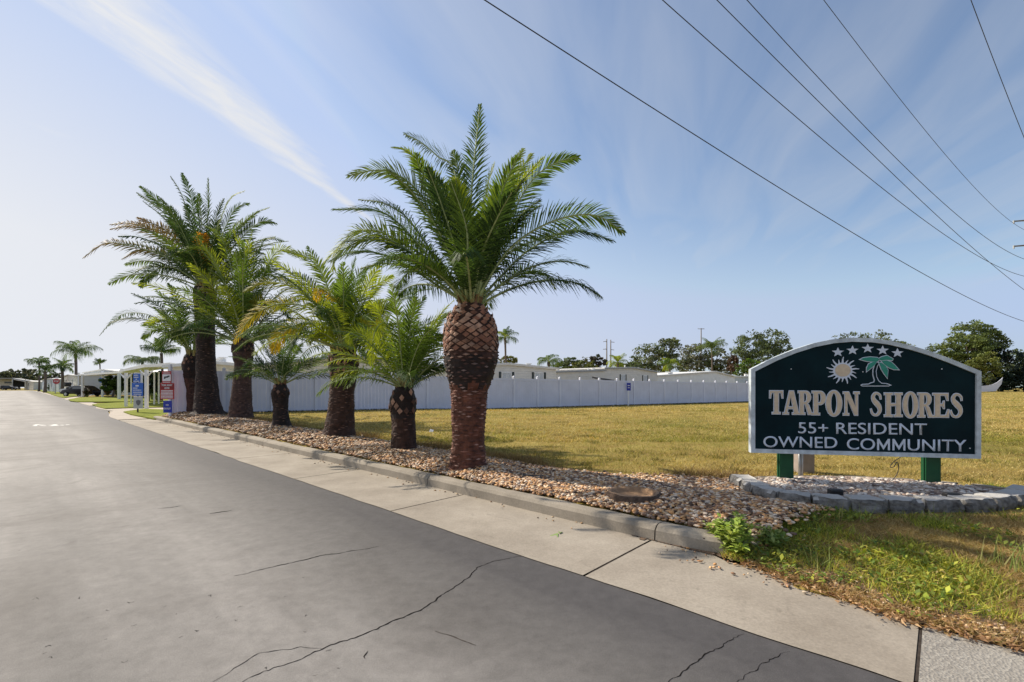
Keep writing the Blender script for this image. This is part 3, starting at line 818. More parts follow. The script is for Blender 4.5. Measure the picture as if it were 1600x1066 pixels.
def palm(label, base, prof, d, zones, O, spec, nrand, L, seed, fk, colors, rnd_el=(.2,1.35), lowrand=0, ellow=None):
    g = ad(base[0], base[1], d)
    rt = thing('date_palm', label, 'palm tree', g, 'date palms standing in a row in the gravel bed')
    trunk(rt, prof, d, zones, seed=seed)
    cr = Crown(seed); r = random.Random(seed*3+1); Oc = ad(O[0], O[1], d)
    for f in spec:
        pxs, dz = f[0], f[1]; kw = dict(fk); kw['col'] = f[2] if len(f) > 2 else r.choice(colors)
        if len(f) > 3: kw['tip'] = f[3]
        kw['roll0'] = r.choice((-1,1))*r.uniform(.35,.95) if abs(dz) < 1 else r.uniform(-.2,.2); kw['roll0'] = .95 if len(f) > 3 else kw['roll0']; k = len(pxs); a0 = math.atan2(pxs[0][1]-O[1], pxs[0][0]-O[0])
        st = Oc+Vector((math.cos(a0)*.1, .08*(1 if dz > 0 else -1), 0))
        pts = [st]+[ad(x, y, d+dz*((i+1)/k)**.9) for i, (x, y) in enumerate(pxs)]
        cr.frond(pts, **kw)
    for i in range(nrand):
        az = 2*PI*(i*.618)+r.uniform(-.3,.3); el = lerp(rnd_el[0], rnd_el[1], r.random())
        kw = dict(fk); kw['col'] = r.choice(colors); kw['nl'] = int(kw['nl']*.8)
        o = Oc+Vector((math.cos(az)*.09, math.sin(az)*.09, -.05))
        cr.rand(o, az, el, L*r.uniform(.75, 1.05), bend=lerp(1.7, .75, (el-rnd_el[0])/(rnd_el[1]-rnd_el[0]+1e-6))*r.uniform(.8,1.2), **kw)
    for i in range(lowrand):       # older fronds arching out low
        az = 2*PI*i/lowrand+r.uniform(-.35,.35); kw = dict(fk); kw['col'] = r.choice([G_DK, G_MID, G_DK]); kw['roll0'] = r.uniform(-.4,.4); kw['droop'] = .35
        cr.rand(Oc+Vector((math.cos(az)*.1, math.sin(az)*.1, -.05)), az, r.uniform(.35,.7), L*r.uniform(.75,.95), bend=r.uniform(1.3,1.8), **kw)
    cr.build(rt)
    # cut leaf bases standing round the top of the trunk
    b = MB()
    tr_r = prof[-1][2]*d/F
    for i in range(26):
        a = i*2.4; v = Vector((math.cos(a), math.sin(a), 0)); p = Oc+v*tr_r*r.uniform(.5,.95)+Vector((0,0,-.06)); e = p+v*.05+Vector((0,0,r.uniform(.07,.2)))
        b.col = r.choice([(.30,.24,.08),(.2,.12,.05),(.35,.3,.12)]); b.tube([p-Vector((0,0,.12)), p, e], [.03,.028,.015], 5)
    b.build('leaf_bases', M['bark'], rt, colored=True)
    return rt
d6 = 6.72
S6 = [([(735,330),(750,163)],.3,G_MID), ([(700,327),(677,281),(641,239),(613,230)],.5,G_LT), ([(713,278),(684,245),(657,222),(631,209)],.9,G_MID),
 ([(671,330),(641,287),(598,266),(543,275)],-.5,G_BLUE), ([(638,365),(592,330),(520,327)],-.1,G_MID), ([(674,412),(631,380),(582,360),(549,367),(505,412)],.5,G_DK,G_LT),
 ([(697,455),(631,412),(582,394),(543,396),(515,408)],-.5,G_MID), ([(727,445),(730,363),(705,285)],-1.1,G_MID), ([(765,360),(790,300),(831,240)],.4,G_LT), ([(760,370),(782,300),(818,232)],.9,G_LT),
 ([(795,347),(832,281),(870,254),(905,246)],-.3,G_DK,G_MID), ([(795,390),(861,347),(927,336),(976,364)],-.4,G_MID), ([(779,436),(828,390),(894,360),(960,377)],.4,G_DK),
 ([(795,437),(828,425),(853,430),(869,452)],.9,G_MID), ([(715,400),(690,320),(668,262)],-1.0,G_DK), ([(752,400),(775,345),(800,300)],-1.3,G_DK), ([(745,400),(760,300),(772,255)],.9,G_MID),
 ([(690,420),(640,345),(600,318),(560,312)],1.1,G_DK), ([(700,440),(650,400),(590,370),(530,395),(520,425)],.1,G_MID,G_LT), ([(722,360),(715,270),(708,235)],.6,G_MID),
 ([(790,400),(850,372),(905,362)],1.2,G_DK), ([(705,440),(670,420),(640,425),(618,450)],-1.0,G_MID),([(668,290),(655,262),(650,240)],-.6,G_MID)]
palm('biggest and nearest date palm, bulging trunk with pale diamond leaf scars at its top', (730,728),
     [(736,731,33),(728,731,29.5),(715,731,27.5),(690,731,26),(660,731,26),(635,732,27),(610,733,28.5),(602,734,32),(585,735,37.5),(560,735.5,41.5),(535,735.5,42.5),(515,735.5,40.5),(497,735.5,35),(484,735.5,26),(476,736,20)],
     d6, Z_BIG, (737,472), S6, 19, 2.15, 61, dict(nl=124, ll=.385, lw=.0185, rr=.020, bare=.17), [G_MID, G_DK, G_DK, G_LT], rnd_el=(.7,1.45), lowrand=5)
d5 = 8.45
S5 = [([(602,508),(585,480),(570,478)],-.4,G_LT), ([(618,540),(602,505),(585,520),(580,572)],-.7,G_LT,(.3,.36,.04)), ([(637,508),(650,450)],.2,G_MID), ([(640,530),(666,508),(698,490)],.3,G_MID),
 ([(650,590),(668,576),(692,573)],.2,G_DK), ([(626,540),(620,490),(612,462)],-.3,G_LT), ([(612,590),(590,565),(560,545)],.4,G_MID), ([(645,560),(672,530),(700,525)],-.4,G_MID), ([(630,540),(640,500),(665,462)],.5,G_MID), ([(615,560),(592,530),(560,505)],.5,G_MID), ([(600,560),(575,530),(550,520),(545,545)],-.2,G_LT)]
palm('short date palm with an onion shaped trunk top, second from the right in the row', (630,702),
     [(706,631,22),(700,631,20),(680,631,19),(662,631,18),(650,630,19),(638,629.5,20.5),(625,629,20.5),(612,630,17),(604,631,11)], d5, zset((.34,.2,.14),t0=.62,t1=.5), (632,601), S5, 24, 1.85, 51,
     dict(nl=84, ll=.31, lw=.018, rr=.015), [G_LT, G_MID, G_MID], rnd_el=(.35,1.45), lowrand=4)
d4 = 10.6
S4 = [([(500,500),(478,479),(430,476),(391,498),(366,537)],-.6,G_LT,G_YEL), ([(505,518),(478,504),(442,520),(426,552)],-.9,G_LT,G_YEL), ([(500,485),(462,450),(414,441),(380,456)],-.2,G_LT,(.25,.24,.04)),
 ([(510,444),(484,405),(446,392)],.3,G_MID,G_LT), ([(536,470),(529,418)],.1,G_MID), ([(554,460),(573,421)],.3,G_MID), ([(520,530),(500,520),(486,534)],-.8,G_LT), ([(560,490),(583,450),(615,431)],.3,G_MID,G_LT),
 ([(552,530),(566,535),(581,560)],-.6,G_MID), ([(530,480),(513,460),(500,452),(492,470)],-1.2,(.2,.2,.03),G_YEL), ([(560,510),(600,480),(625,490)],-.3,G_MID,G_LT), ([(520,500),(480,440),(450,425)],.8,G_DK),
 ([(548,500),(580,500),(602,530)],.5,G_DK), ([(530,500),(505,430),(480,385)],.9,G_MID), ([(545,480),(560,430),(592,410)],.8,G_MID), ([(512,525),(470,520),(448,556)],.4,G_DK), ([(540,470),(545,440),(556,400)],-.6,G_MID), ([(555,520),(585,512),(596,505)],-1.0,G_LT,G_YEL)]
palm('date palm with yellowing arching fronds on its left side, middle of the row', (533,682),
     [(688,527,30),(682,529,27),(665,531,23),(640,533,20.5),(610,535,20),(590,537,20.5),(575,537,23),(558,537,23),(548,537,19)], d4, zset((.32,.17,.12),t0=.74), (537,545), S4, 24, 2.5, 41,
     dict(nl=92, ll=.38, lw=.022, rr=.019), [G_MID, G_LT, G_DK], rnd_el=(.3,1.4), lowrand=4)
d3 = 12.9
S3 = [([(411,571),(398,549)],.3,G_DK), ([(455,578),(478,568),(516,552)],-.2,G_DK), ([(425,560),(405,530)],.2,G_DK), ([(437,550),(433,510)],0,G_MID), ([(448,560),(460,520)],.2,G_MID), ([(422,580),(398,565),(380,572)],-.3,G_DK), ([(440,560),(450,525),(475,512)],-.5,G_MID)]
palm('smallest date palm of the row, thin dark trunk in front of the white fence', (440,668),
     [(674,440,19),(668,440,16.5),(655,439,13),(640,438.5,11.5),(625,438,13),(612,438,14.5),(602,438,10),(598,438,7)], d3, zset((.2,.12,.09),body=BLK), (438,598), S3, 20, 1.75, 31,
     dict(nl=66, ll=.28, lw=.020, rr=.014), [G_DK, G_MID], rnd_el=(.45,1.4))
d2 = 16.2
S2 = [([(370,460),(352,386),(336,361),(318,352)],.2,G_LT), ([(378,450),(374,386),(365,359)],-.2,G_LT), ([(385,450),(388,395),(394,361)],.2,G_LT), ([(360,470),(334,404),(311,386),(277,394)],-.8,(.2,.24,.03),G_LT),
 ([(390,480),(424,404),(446,390),(478,405)],-.2,G_MID,G_LT), ([(360,500),(335,460),(313,452)],-1,G_LT,(.28,.27,.04)), ([(395,480),(420,440),(455,430)],-.6,G_MID), ([(392,490),(410,470),(425,480)],-.9,(.2,.2,.03)), ([(390,450),(400,400),(415,372)],.6,G_MID), ([(365,500),(330,480),(300,520)],.5,G_MID),
 ([(372,500),(350,440),(325,420)],-1,G_MID), ([(395,500),(430,470),(455,500)],.4,G_DK), ([(385,480),(400,430),(440,420)],.9,G_DK), ([(378,460),(382,400),(378,375)],-.9,G_MID)]
palm('date palm with a straight dark trunk just right of the tallest one', (375,655),
     [(662,374,27),(655,375,23.5),(645,376,19.5),(625,377,17),(600,378,15.5),(582,379,14.5),(568,380,14),(560,380,16.5),(545,380,18),(530,380,14)], d2, zset((.12,.08,.05),body=(.07,.04,.032),t0=.86,t1=.84), (380,535), S2, 32, 3.7, 21,
     dict(nl=82, ll=.46, lw=.032, rr=.026), [G_MID, G_DK, G_LT, G_MID], rnd_el=(.25,1.45), lowrand=4)
d1 = 18.0
S1 = [([(310,400),(300,316),(284,270)],.3,G_DK), ([(305,390),(286,310),(266,275)],.2,G_DK), ([(322,380),(325,327),(325,278)],.1,G_MID), ([(330,390),(356,316),(383,298)],.2,G_LT), ([(335,400),(365,330),(390,318)],.6,G_DK),
 ([(340,400),(390,341),(421,324)],-.2,G_MID), ([(345,410),(401,350),(433,350)],.2,G_DK), ([(345,420),(412,375),(444,377)],.1,G_MID), ([(300,400),(255,332),(213,301)],.2,G_BLUE), ([(300,400),(266,334),(226,304)],.5,G_DK),
 ([(300,410),(260,361),(214,340)],-.5,(.12,.12,.05),G_BRN), ([(300,420),(260,370),(210,350),(172,351)],.3,G_DK,G_BRN), ([(300,425),(264,380),(215,354),(172,358)],-.3,(.1,.13,.05),G_BRN), ([(300,435),(264,404),(210,386),(165,380),(129,404)],-.2,G_BLUE,G_BRN),
 ([(295,430),(260,400),(221,391),(190,405)],.5,G_DK,G_BRN), ([(305,440),(295,431),(266,417),(237,426),(219,449)],-.3,G_DK), ([(318,400),(312,350),(308,310)],-.5,G_MID), ([(328,400),(338,340),(350,310)],.6,G_DK), ([(312,420),(290,370),(262,345)],-.7,G_MID), ([(335,420),(370,380),(400,372)],-.6,G_DK), ([(315,400),(300,350),(290,320)],.7,G_DK), ([(312,400),(316,372),(318,366)],-1,(.5,.25,.04))]
palm('tallest date palm of the row, massive flared black trunk', (325,650),
     [(656,326,40),(650,326,32),(640,325,24),(625,324,20),(600,323,18),(570,322,16),(530,321,15.5),(490,320,16),(465,320,19),(450,320,17)], d1, zset((.25,.2,.17),body=(.03,.02,.017),t0=.95,t1=.93), (320,448), S1, 34, 3.9, 11,
     dict(nl=84, ll=.50, lw=.036, rr=.03), [G_DK, G_MID, G_DK], rnd_el=(.3,1.45), lowrand=4)
d0 = 19.2
S0 = [([(280,530),(230,500),(180,502),(155,525)],.2,G_DK), ([(285,520),(277,470),(262,442)],.2,G_DK), ([(280,520),(250,480),(205,458)],.2,G_DK), ([(280,535),(245,515),(222,530)],-.3,G_MID), ([(290,520),(285,480),(290,455)],-.3,G_MID), ([(275,530),(240,495),(195,490),(168,510)],.7,G_DK), ([(310,520),(335,480),(350,475)],.5,G_MID), ([(282,530),(255,500),(225,508)],-.8,G_LT)]
palm('leftmost date palm leaning out behind the tallest trunk, with a bulging top', (303,647),
     [(653,306,17),(647,305,14),(630,303,12),(610,301,12),(590,299,14),(570,298,14.5),(558,299,12),(552,300,9)], d0, zset((.26,.15,.1),body=(.06,.03,.022),t0=.75,t1=.6), (300,550), S0, 18, 2.7, 71,
     dict(nl=64, ll=.42, lw=.038, rr=.024), [G_DK, G_MID], rnd_el=(.5,1.4))

# palms standing further off
def far_palm(label, px, pyb, pyc, d, rpx, seed, n=16, col=(G_DK, G_MID), tr=3.0, group='palms further off', droop=2.3, el=(.2,1.35), lean=0, cat='palm tree', z0=None):
    top = ad(px+lean, pyc, d); zb = H+(HY-pyb)/F*d if z0 is None else z0
    base = Vector((ad(px, pyc, d).x, d, zb)); rt = thing('palm_tree', label, cat, base, group)
    b = MB(); b.col = (.13,.10,.08); w = tr*d/F/2
    pts = [base-Vector((0,0,.3)), base+Vector((0,0,.3))]+[base.lerp(top, t)+Vector((math.sin(t*3)*.1, 0, 0)) for t in (.3,.6,.85)]+[top]
    b.tube(pts, [w*1.5, w*1.25, w, w*.9, w*.95, w*1.2], 12); b.build('trunk', M['bark'], rt, smooth=True, colored=True)
    cr = Crown(seed); r = random.Random(seed); L = rpx*d/F*1.25
    for i in range(n):
        az = 2*PI*i*.618+r.uniform(-.3,.3); e = lerp(el[0], el[1], r.random())
        cr.rand(top+Vector((0,0,.05)), az, e, L*r.uniform(.8,1.1), bend=droop*r.uniform(.8,1.2)*(1.1-.3*e), nl=44, ll=L*.30, lw=max(.035, .42*d/F), col=r.choice(col), rr=max(.025, .35*d/F), droop=.9, vee=-.3, roll0=0)
    cr.build(rt); return rt
far_palm('tall drooping palm high over the pale blue home on the left', 118, 612, 553, 78, 27, 201, 20, tr=4, group='palms along the left street')
far_palm('thin palm nearest the far carport on the left street', 61, 610, 567, 115, 14, 202, 14, tr=2.4, group='palms along the left street')
far_palm('stocky palm just right of the thin far street palm', 70.5, 612, 581, 100, 13, 203, 14, tr=3.6, group='palms along the left street')
far_palm('palm with a thick trunk beside the red stop sign', 97, 615, 575, 84, 15, 204, 18, tr=4, group='palms along the left street')
far_palm('small palm head showing above the ridge of the pale blue home', 156, 590, 569, 125, 9, 205, 12, tr=1.6, group='palms along the left street', droop=1.2, z0=0)
far_palm('upright dark palm rising from behind the low carport roof', 252, 600, 552, 42, 25, 206, 16, tr=3.6, group='palms behind the carport', droop=1.0, el=(.3,1.4), z0=0)
far_palm('pale spreading palm behind the left end of the carport roof', 222, 600, 566, 50, 24, 207, 14, (G_BLUE,(.12,.16,.09)), tr=3, group='palms behind the carport', el=(.2,.9), z0=0)
far_palm('palm with a bare upper stem behind the shuttered white home', 789, 600, 528, 62, 18, 208, 18, (G_MID,G_DK,G_LT), tr=3.2, group='palms behind the white homes', droop=1.6, el=(-.2,1.4), z0=0)
far_palm('low rounded palm behind the right end of the shuttered white home', 857, 600, 566, 66, 19, 209, 14, (G_MID,G_DK), tr=4, group='palms behind the white homes', droop=2.2, el=(.2,1.2), z0=0)
far_palm('pale green palm standing in front of the dark oaks', 1112, 600, 546, 95, 20, 210, 18, ((.13,.18,.05),(.09,.14,.04)), tr=2.4, group='palms behind the white homes', droop=1.8, z0=0)
far_palm('short bright palm behind the ridge of the middle white home', 1046, 600, 571, 80, 16, 211, 16, (G_LT,G_MID), tr=3, group='palms behind the white homes', z0=0)
far_palm('yellow green palm behind the long white home roof', 965, 600, 568, 84, 16, 212, 16, (G_LT,(.15,.2,.03)), tr=3, group='palms behind the white homes', z0=0)

# ================================================================== BROADLEAF TREES
def tree(name, label, lobes, d, base_px, colors, n=5200, leaf=.42, group='trees behind the homes', seed=1, trunk_w=.5, zb=0, cat='tree', depth=.8):
    """lobes: (pixel x, pixel y, pixel rx, pixel ry) of foliage masses"""
    rg_ = np.random.default_rng(seed); r = random.Random(seed)
    base = Vector(((base_px-CX)/F*d, d, zb)); rt = thing(name, label, cat, base, group)
    b = MB(); fork = base+Vector((r.uniform(-.3,.3), 0, max(1.2, .25*(ad(0, lobes[0][1], d).z-zb))))
    b.tube([base-Vector((0,0,.3)), base+Vector((0,0,.2)), fork], [trunk_w*1.3, trunk_w, trunk_w*.75], 9)
    Cn = []; 
    sizes = [max(1, lx*ly) for _, _, lx, ly in lobes]; tot = sum(sizes); QV = []; QC = []
    for (lx, ly, rx, ry), sz in zip(lobes, sizes):
        c = ad(lx, ly, d); c.y += r.uniform(-.5,.5)*rx*d/F*depth; R = Vector((rx*d/F, rx*d/F*depth, ry*d/F))
        m1 = fork.lerp(c, .5)+Vector((r.uniform(-.5,.5), r.uniform(-.5,.5), .3)); b.tube([fork, m1, c], [trunk_w*.5, trunk_w*.3, trunk_w*.12], 6)
        for q in range(7):
            v = Vector((r.gauss(0,1), r.gauss(0,1), r.gauss(0,1))).normalized(); e = c+Vector((v.x*R.x, v.y*R.y, v.z*R.z))*.85
            b.tube([m1.lerp(c, .6), c.lerp(e, .5)+Vector((0,0,.2)), e], [trunk_w*.18, trunk_w*.1, trunk_w*.04], 5)
        k = int(n*sz/tot); clumps = max(10, int(16+rx*ry*.10))
        cd = rg_.normal(size=(clumps,3)); cd /= np.linalg.norm(cd, axis=1)[:,None]; cd *= rg_.uniform(.45, 1.0, (clumps,1))**.6
        cs = rg_.uniform(.14,.36,clumps); cg = rg_.uniform(.65,1.35,clumps)
        idx = rg_.integers(0, clumps, k)
        off = rg_.normal(size=(k,3)); off /= np.maximum(.3, np.linalg.norm(off, axis=1))[:,None]; off *= rg_.uniform(.3,1,(k,1))**.5
        P = (cd[idx]+off*cs[idx][:,None]*np.array([1,1,.65]))*np.array([R.x,R.y,R.z])+np.array(c[:])
        L = leaf*rg_.uniform(.5,1.3,k)
        a = rg_.normal(size=(k,3)); a /= np.linalg.norm(a, axis=1)[:,None]; bb = rg_.normal(size=(k,3)); bb = np.cross(a, bb); bb /= np.linalg.norm(bb, axis=1)[:,None]
        V = np.stack([P-a*L[:,None]*.5, P+bb*L[:,None]*.3, P+a*L[:,None]*.5, P-bb*L[:,None]*.3], 1)
        col = np.array(colors)[(idx*7) % len(colors)]*cg[idx][:,None]*rg_.uniform(.8,1.2,(k,1))
        QV.append(V); QC.append(col)
    b.build('trunk', M['woody'], rt, smooth=True)
    bulk('crown', np.concatenate(QV), M['oakleaf'], np.concatenate(QC), rt); return rt
OAK = [(.11,.145,.065),(.135,.17,.08),(.09,.12,.06),(.155,.185,.09)]; GREY = [(.16,.17,.125),(.19,.195,.145),(.13,.14,.10)]; BRT = [(.11,.18,.03),(.08,.14,.03),(.15,.2,.04)]; YEL = [(.16,.17,.05),(.12,.14,.04),(.09,.12,.035)]
tree('oak_tree', 'dark oak with an open knobbly top, left of the two big oaks', [(1015,560,26,22),(1048,545,22,17),(1040,566,30,18),(1000,574,22,12),(1050,537,10,10)], 120, 1035, OAK+GREY[:1], 7000, .55, seed=301, group='oaks beyond the homes', trunk_w=.6)
tree('oak_tree', 'broad grey green oak behind the pale green palm', [(1090,556,26,20),(1120,562,22,18),(1088,572,30,16),(1130,575,20,14)], 125, 1105, GREY+OAK[:2], 6500, .6, seed=302, group='oaks beyond the homes', trunk_w=.6)
tree('oak_tree', 'tall airy oak just left of the entrance sign board', [(1180,542,28,24),(1208,535,26,22),(1160,562,20,20),(1225,550,18,22),(1195,565,36,22)], 115, 1190, OAK+GREY, 8500, .55, seed=303, group='oaks beyond the homes', trunk_w=.6)
tree('oak_tree', 'oak whose flat top shows above the sign board', [(1325,535,26,16),(1365,533,26,15),(1345,555,50,22),(1400,548,26,16)], 130, 1350, OAK, 5000, .6, seed=304, group='oaks beyond the homes', trunk_w=.6)
tree('leafy_tree', 'bright green shrubby tree at the left edge of the sign board', [(1172,573,14,12),(1158,583,12,9)], 100, 1170, BRT, 1800, .5, seed=305, trunk_w=.25)
tree('leafy_tree', 'russet brown bare looking tree between the broad oak and the sign board', [(1146,571,10,14)], 105, 1146, [(.12,.07,.045),(.09,.055,.04)], 900, .5, seed=306, trunk_w=.25)
tree('leafy_tree', 'dull green tree behind the low rounded palm', [(893,569,20,10),(880,574,14,8)], 95, 890, OAK+YEL, 2200, .5, seed=307, trunk_w=.3)
tree('leafy_tree', 'yellow green tree behind the long white home', [(908,573,16,9),(922,572,10,8)], 90, 912, YEL, 1500, .5, seed=308, trunk_w=.3)
tree('leafy_tree', 'grey brown tree just left of the twin power poles', [(934,566,15,11),(925,573,12,8)], 100, 934, [(.06,.055,.045),(.08,.07,.055),(.05,.06,.035)], 1900, .5, seed=309, trunk_w=.3)
tree('leafy_tree', 'low green tree right of the twin power poles', [(985,575,18,8),(975,573,12,7)], 105, 980, OAK+GREY, 1500, .5, seed=310, trunk_w=.3)
tree('leafy_tree', 'small olive tree at the foot of the bare stemmed palm', [(793,565,14,9),(775,568,14,8)], 64, 793, YEL+OAK, 1500, .36, seed=311, trunk_w=.2)
tree('leafy_tree', 'thin pale tree crown left of the dark oak', [(912,563,6,5),(915,570,8,6)], 120, 914, GREY, 500, .45, seed=331, trunk_w=.2)
tree('oak_tree', 'largest tree on the right, layered crown beyond the field', [(1525,522,30,20),(1500,542,34,20),(1545,535,26,22),(1480,552,28,16),(1530,558,34,24),(1510,570,34,20)], 126, 1520, [(.12,.16,.045),(.085,.12,.04),(.15,.19,.05)], 17000, .6, seed=312, group='trees at the right end of the field', trunk_w=.5)
tree('oak_tree', 'blackish green tree at the right edge of the field', [(1562,552,22,18),(1568,575,26,24),(1545,588,22,18),(1578,592,24,15)], 124, 1565, [(.018,.035,.03),(.012,.024,.02),(.03,.05,.03)], 9000, .55, seed=313, group='trees at the right end of the field', trunk_w=.4)
tree('leafy_tree', 'yellow green tree in front of the largest right hand tree', [(1535,565,18,14),(1518,575,16,14),(1545,580,14,12)], 119, 1532, [(.17,.19,.045),(.13,.16,.04)], 4000, .5, seed=314, group='trees at the right end of the field', trunk_w=.3)
tree('leafy_tree', 'rounded olive bush under the trees beside the sign edge', [(1544,594,10,10)], 116, 1544, [(.1,.12,.04),(.07,.09,.03)], 900, .35, seed=315, group='trees at the right end of the field', trunk_w=.15)
tree('oak_tree', 'grey green tree cut by the right edge of the photo', [(1595,560,20,16),(1600,580,24,20),(1620,570,24,26)], 134, 1602, OAK+GREY, 6000, .6, seed=316, group='trees at the right end of the field', trunk_w=.4)
tree('leafy_tree', 'dark low thicket tree at the far right field edge', [(1585,600,26,11),(1620,598,24,12),(1560,602,18,9)], 122, 1600, [(.02,.035,.02),(.03,.045,.025)], 5000, .5, seed=317, group='trees at the right end of the field', trunk_w=.2)
tree('leafy_tree', 'dark low thicket tree behind the right edge of the sign', [(1505,597,24,12),(1535,601,18,9)], 122, 1510, [(.02,.035,.02),(.03,.045,.025)], 4000, .5, seed=318, group='trees at the right end of the field', trunk_w=.2)
for i, (x, y, rx, ry, lab) in enumerate([(5,587,20,9,'hazy tree at the far left edge over the carport'),(30,585,16,9,'hazy tree second from the left over the far carport'),(46,584,10,8,'hazy round tree left of the thin street palm'),(82,590,14,8,'hazy low tree between the thick trunked street palms'),(60,590,12,7,'hazy low tree behind the thin street palm')]):
    tree('hazy_tree', lab, [(x-rx*.4, y+1, rx*.7, ry), (x+rx*.4, y, rx*.7, ry*.9), (x, y+5, rx, ry*.7)], 210+i*9, x, [(.10,.12,.08),(.13,.14,.10),(.08,.095,.065)], 1500, 1.1, seed=320+i, group='hazy trees at the end of the road', trunk_w=.5)
tree('leafy_tree', 'big dark rounded shrub under the left carport', [(176,597,15,12),(168,604,12,9),(188,600,10,12)], 54, 176, [(.03,.06,.015),(.02,.04,.012),(.06,.11,.02)], 12000, .3, seed=330, group='garden shrubs by the left homes', trunk_w=.12, cat='shrub')

tree('hedge', 'dark tall hedge closing the view behind the carport posts', [(212,602,12,17),(228,600,12,18),(245,600,12,18),(258,600,8,16)], 41, 232, [(.022,.04,.012),(.015,.028,.01),(.04,.07,.016)], 15000, .26, seed=333, group='garden shrubs by the left homes', trunk_w=.1, cat='hedge')
# ================================================================== FENCE
fr = thing('white_fence', 'long white vinyl privacy fence running behind the palms and across the field', 'fence', (0, 27, 0))
X = -13.86; pts = []
while X < 108:
    Y = fence_y(X); pts.append(Vector((X, Y, zf_y(Y) if Y < 60 else lerp(-.1, .02, sstep(60,105,Y))))); 
    X += 1.83/math.hypot(1, .612 if X < -1.46 else .73)
for i, (a, b_) in enumerate(zip(pts, pts[1:])):
    u = (b_-a); u.z = 0; u.normalize(); q = Vector((-u.y, u.x, 0)); h = 1.80+.02*mn.noise(Vector((i*1.7,0,0)))
    last = i >= len(pts)-2
    m = MB(); k = 10; A = a+u*.06; B = b_-u*.06
    for j in range(k):       # tongue and groove boards
        p0 = A.lerp(B, j/k)+u*.003; p1 = A.lerp(B, (j+1)/k)-u*.003
        t0 = h-.1; t1 = h-.1
        m.prism([p0+Vector((0,0,.09))-q*.012, p1+Vector((0,0,.09))-q*.012, p1+Vector((0,0,t1))-q*.012, p0+Vector((0,0,t0))-q*.012], q*.024)
    for z0, z1 in ((.03,.13),(h-.14,h)):
        m.prism([A+Vector((0,0,z0))-q*.028, B+Vector((0,0,z0))-q*.028, B+Vector((0,0,z1))-q*.028, A+Vector((0,0,z1))-q*.028], q*.056)
    m.build('panel', M['vinyl'], fr)
for i, p in enumerate(pts):
    m = MB(); m.box(p+Vector((0,0,.93)), (.125,.125,1.9), math.atan(.66)); m.box(p+Vector((0,0,1.895)), (.145,.145,.03), math.atan(.66)); m.box(p+Vector((0,0,1.93)), (.12,.12,.05), math.atan(.66), taper=.25)
    m.build('post', M['vinylpost'], fr)
# fallen panel curling up at the far right end
e = pts[-1]; ft = thing('bent_fence_panel', 'curled white fence panel rearing up at the far right end of the fence', 'fence panel', e)
m = MB(); L_, R_ = [], []
for j in range(13):
    t = j/12; c = ad(1531+36*t, 0, 100); c.z = 0
    L_.append(ad(1531+36*t, lerp(603, 590, t**3.0)-0, 100)); R_.append(ad(1531+34*t, lerp(612.5, 611, t) if t < .75 else lerp(611, 600, (t-.75)*4), 100))
for j in range(12): m.prism([R_[j], R_[j+1], L_[j+1], L_[j]], (0,.08,0))
m.build('curled_boards', M['vinyl'], ft)

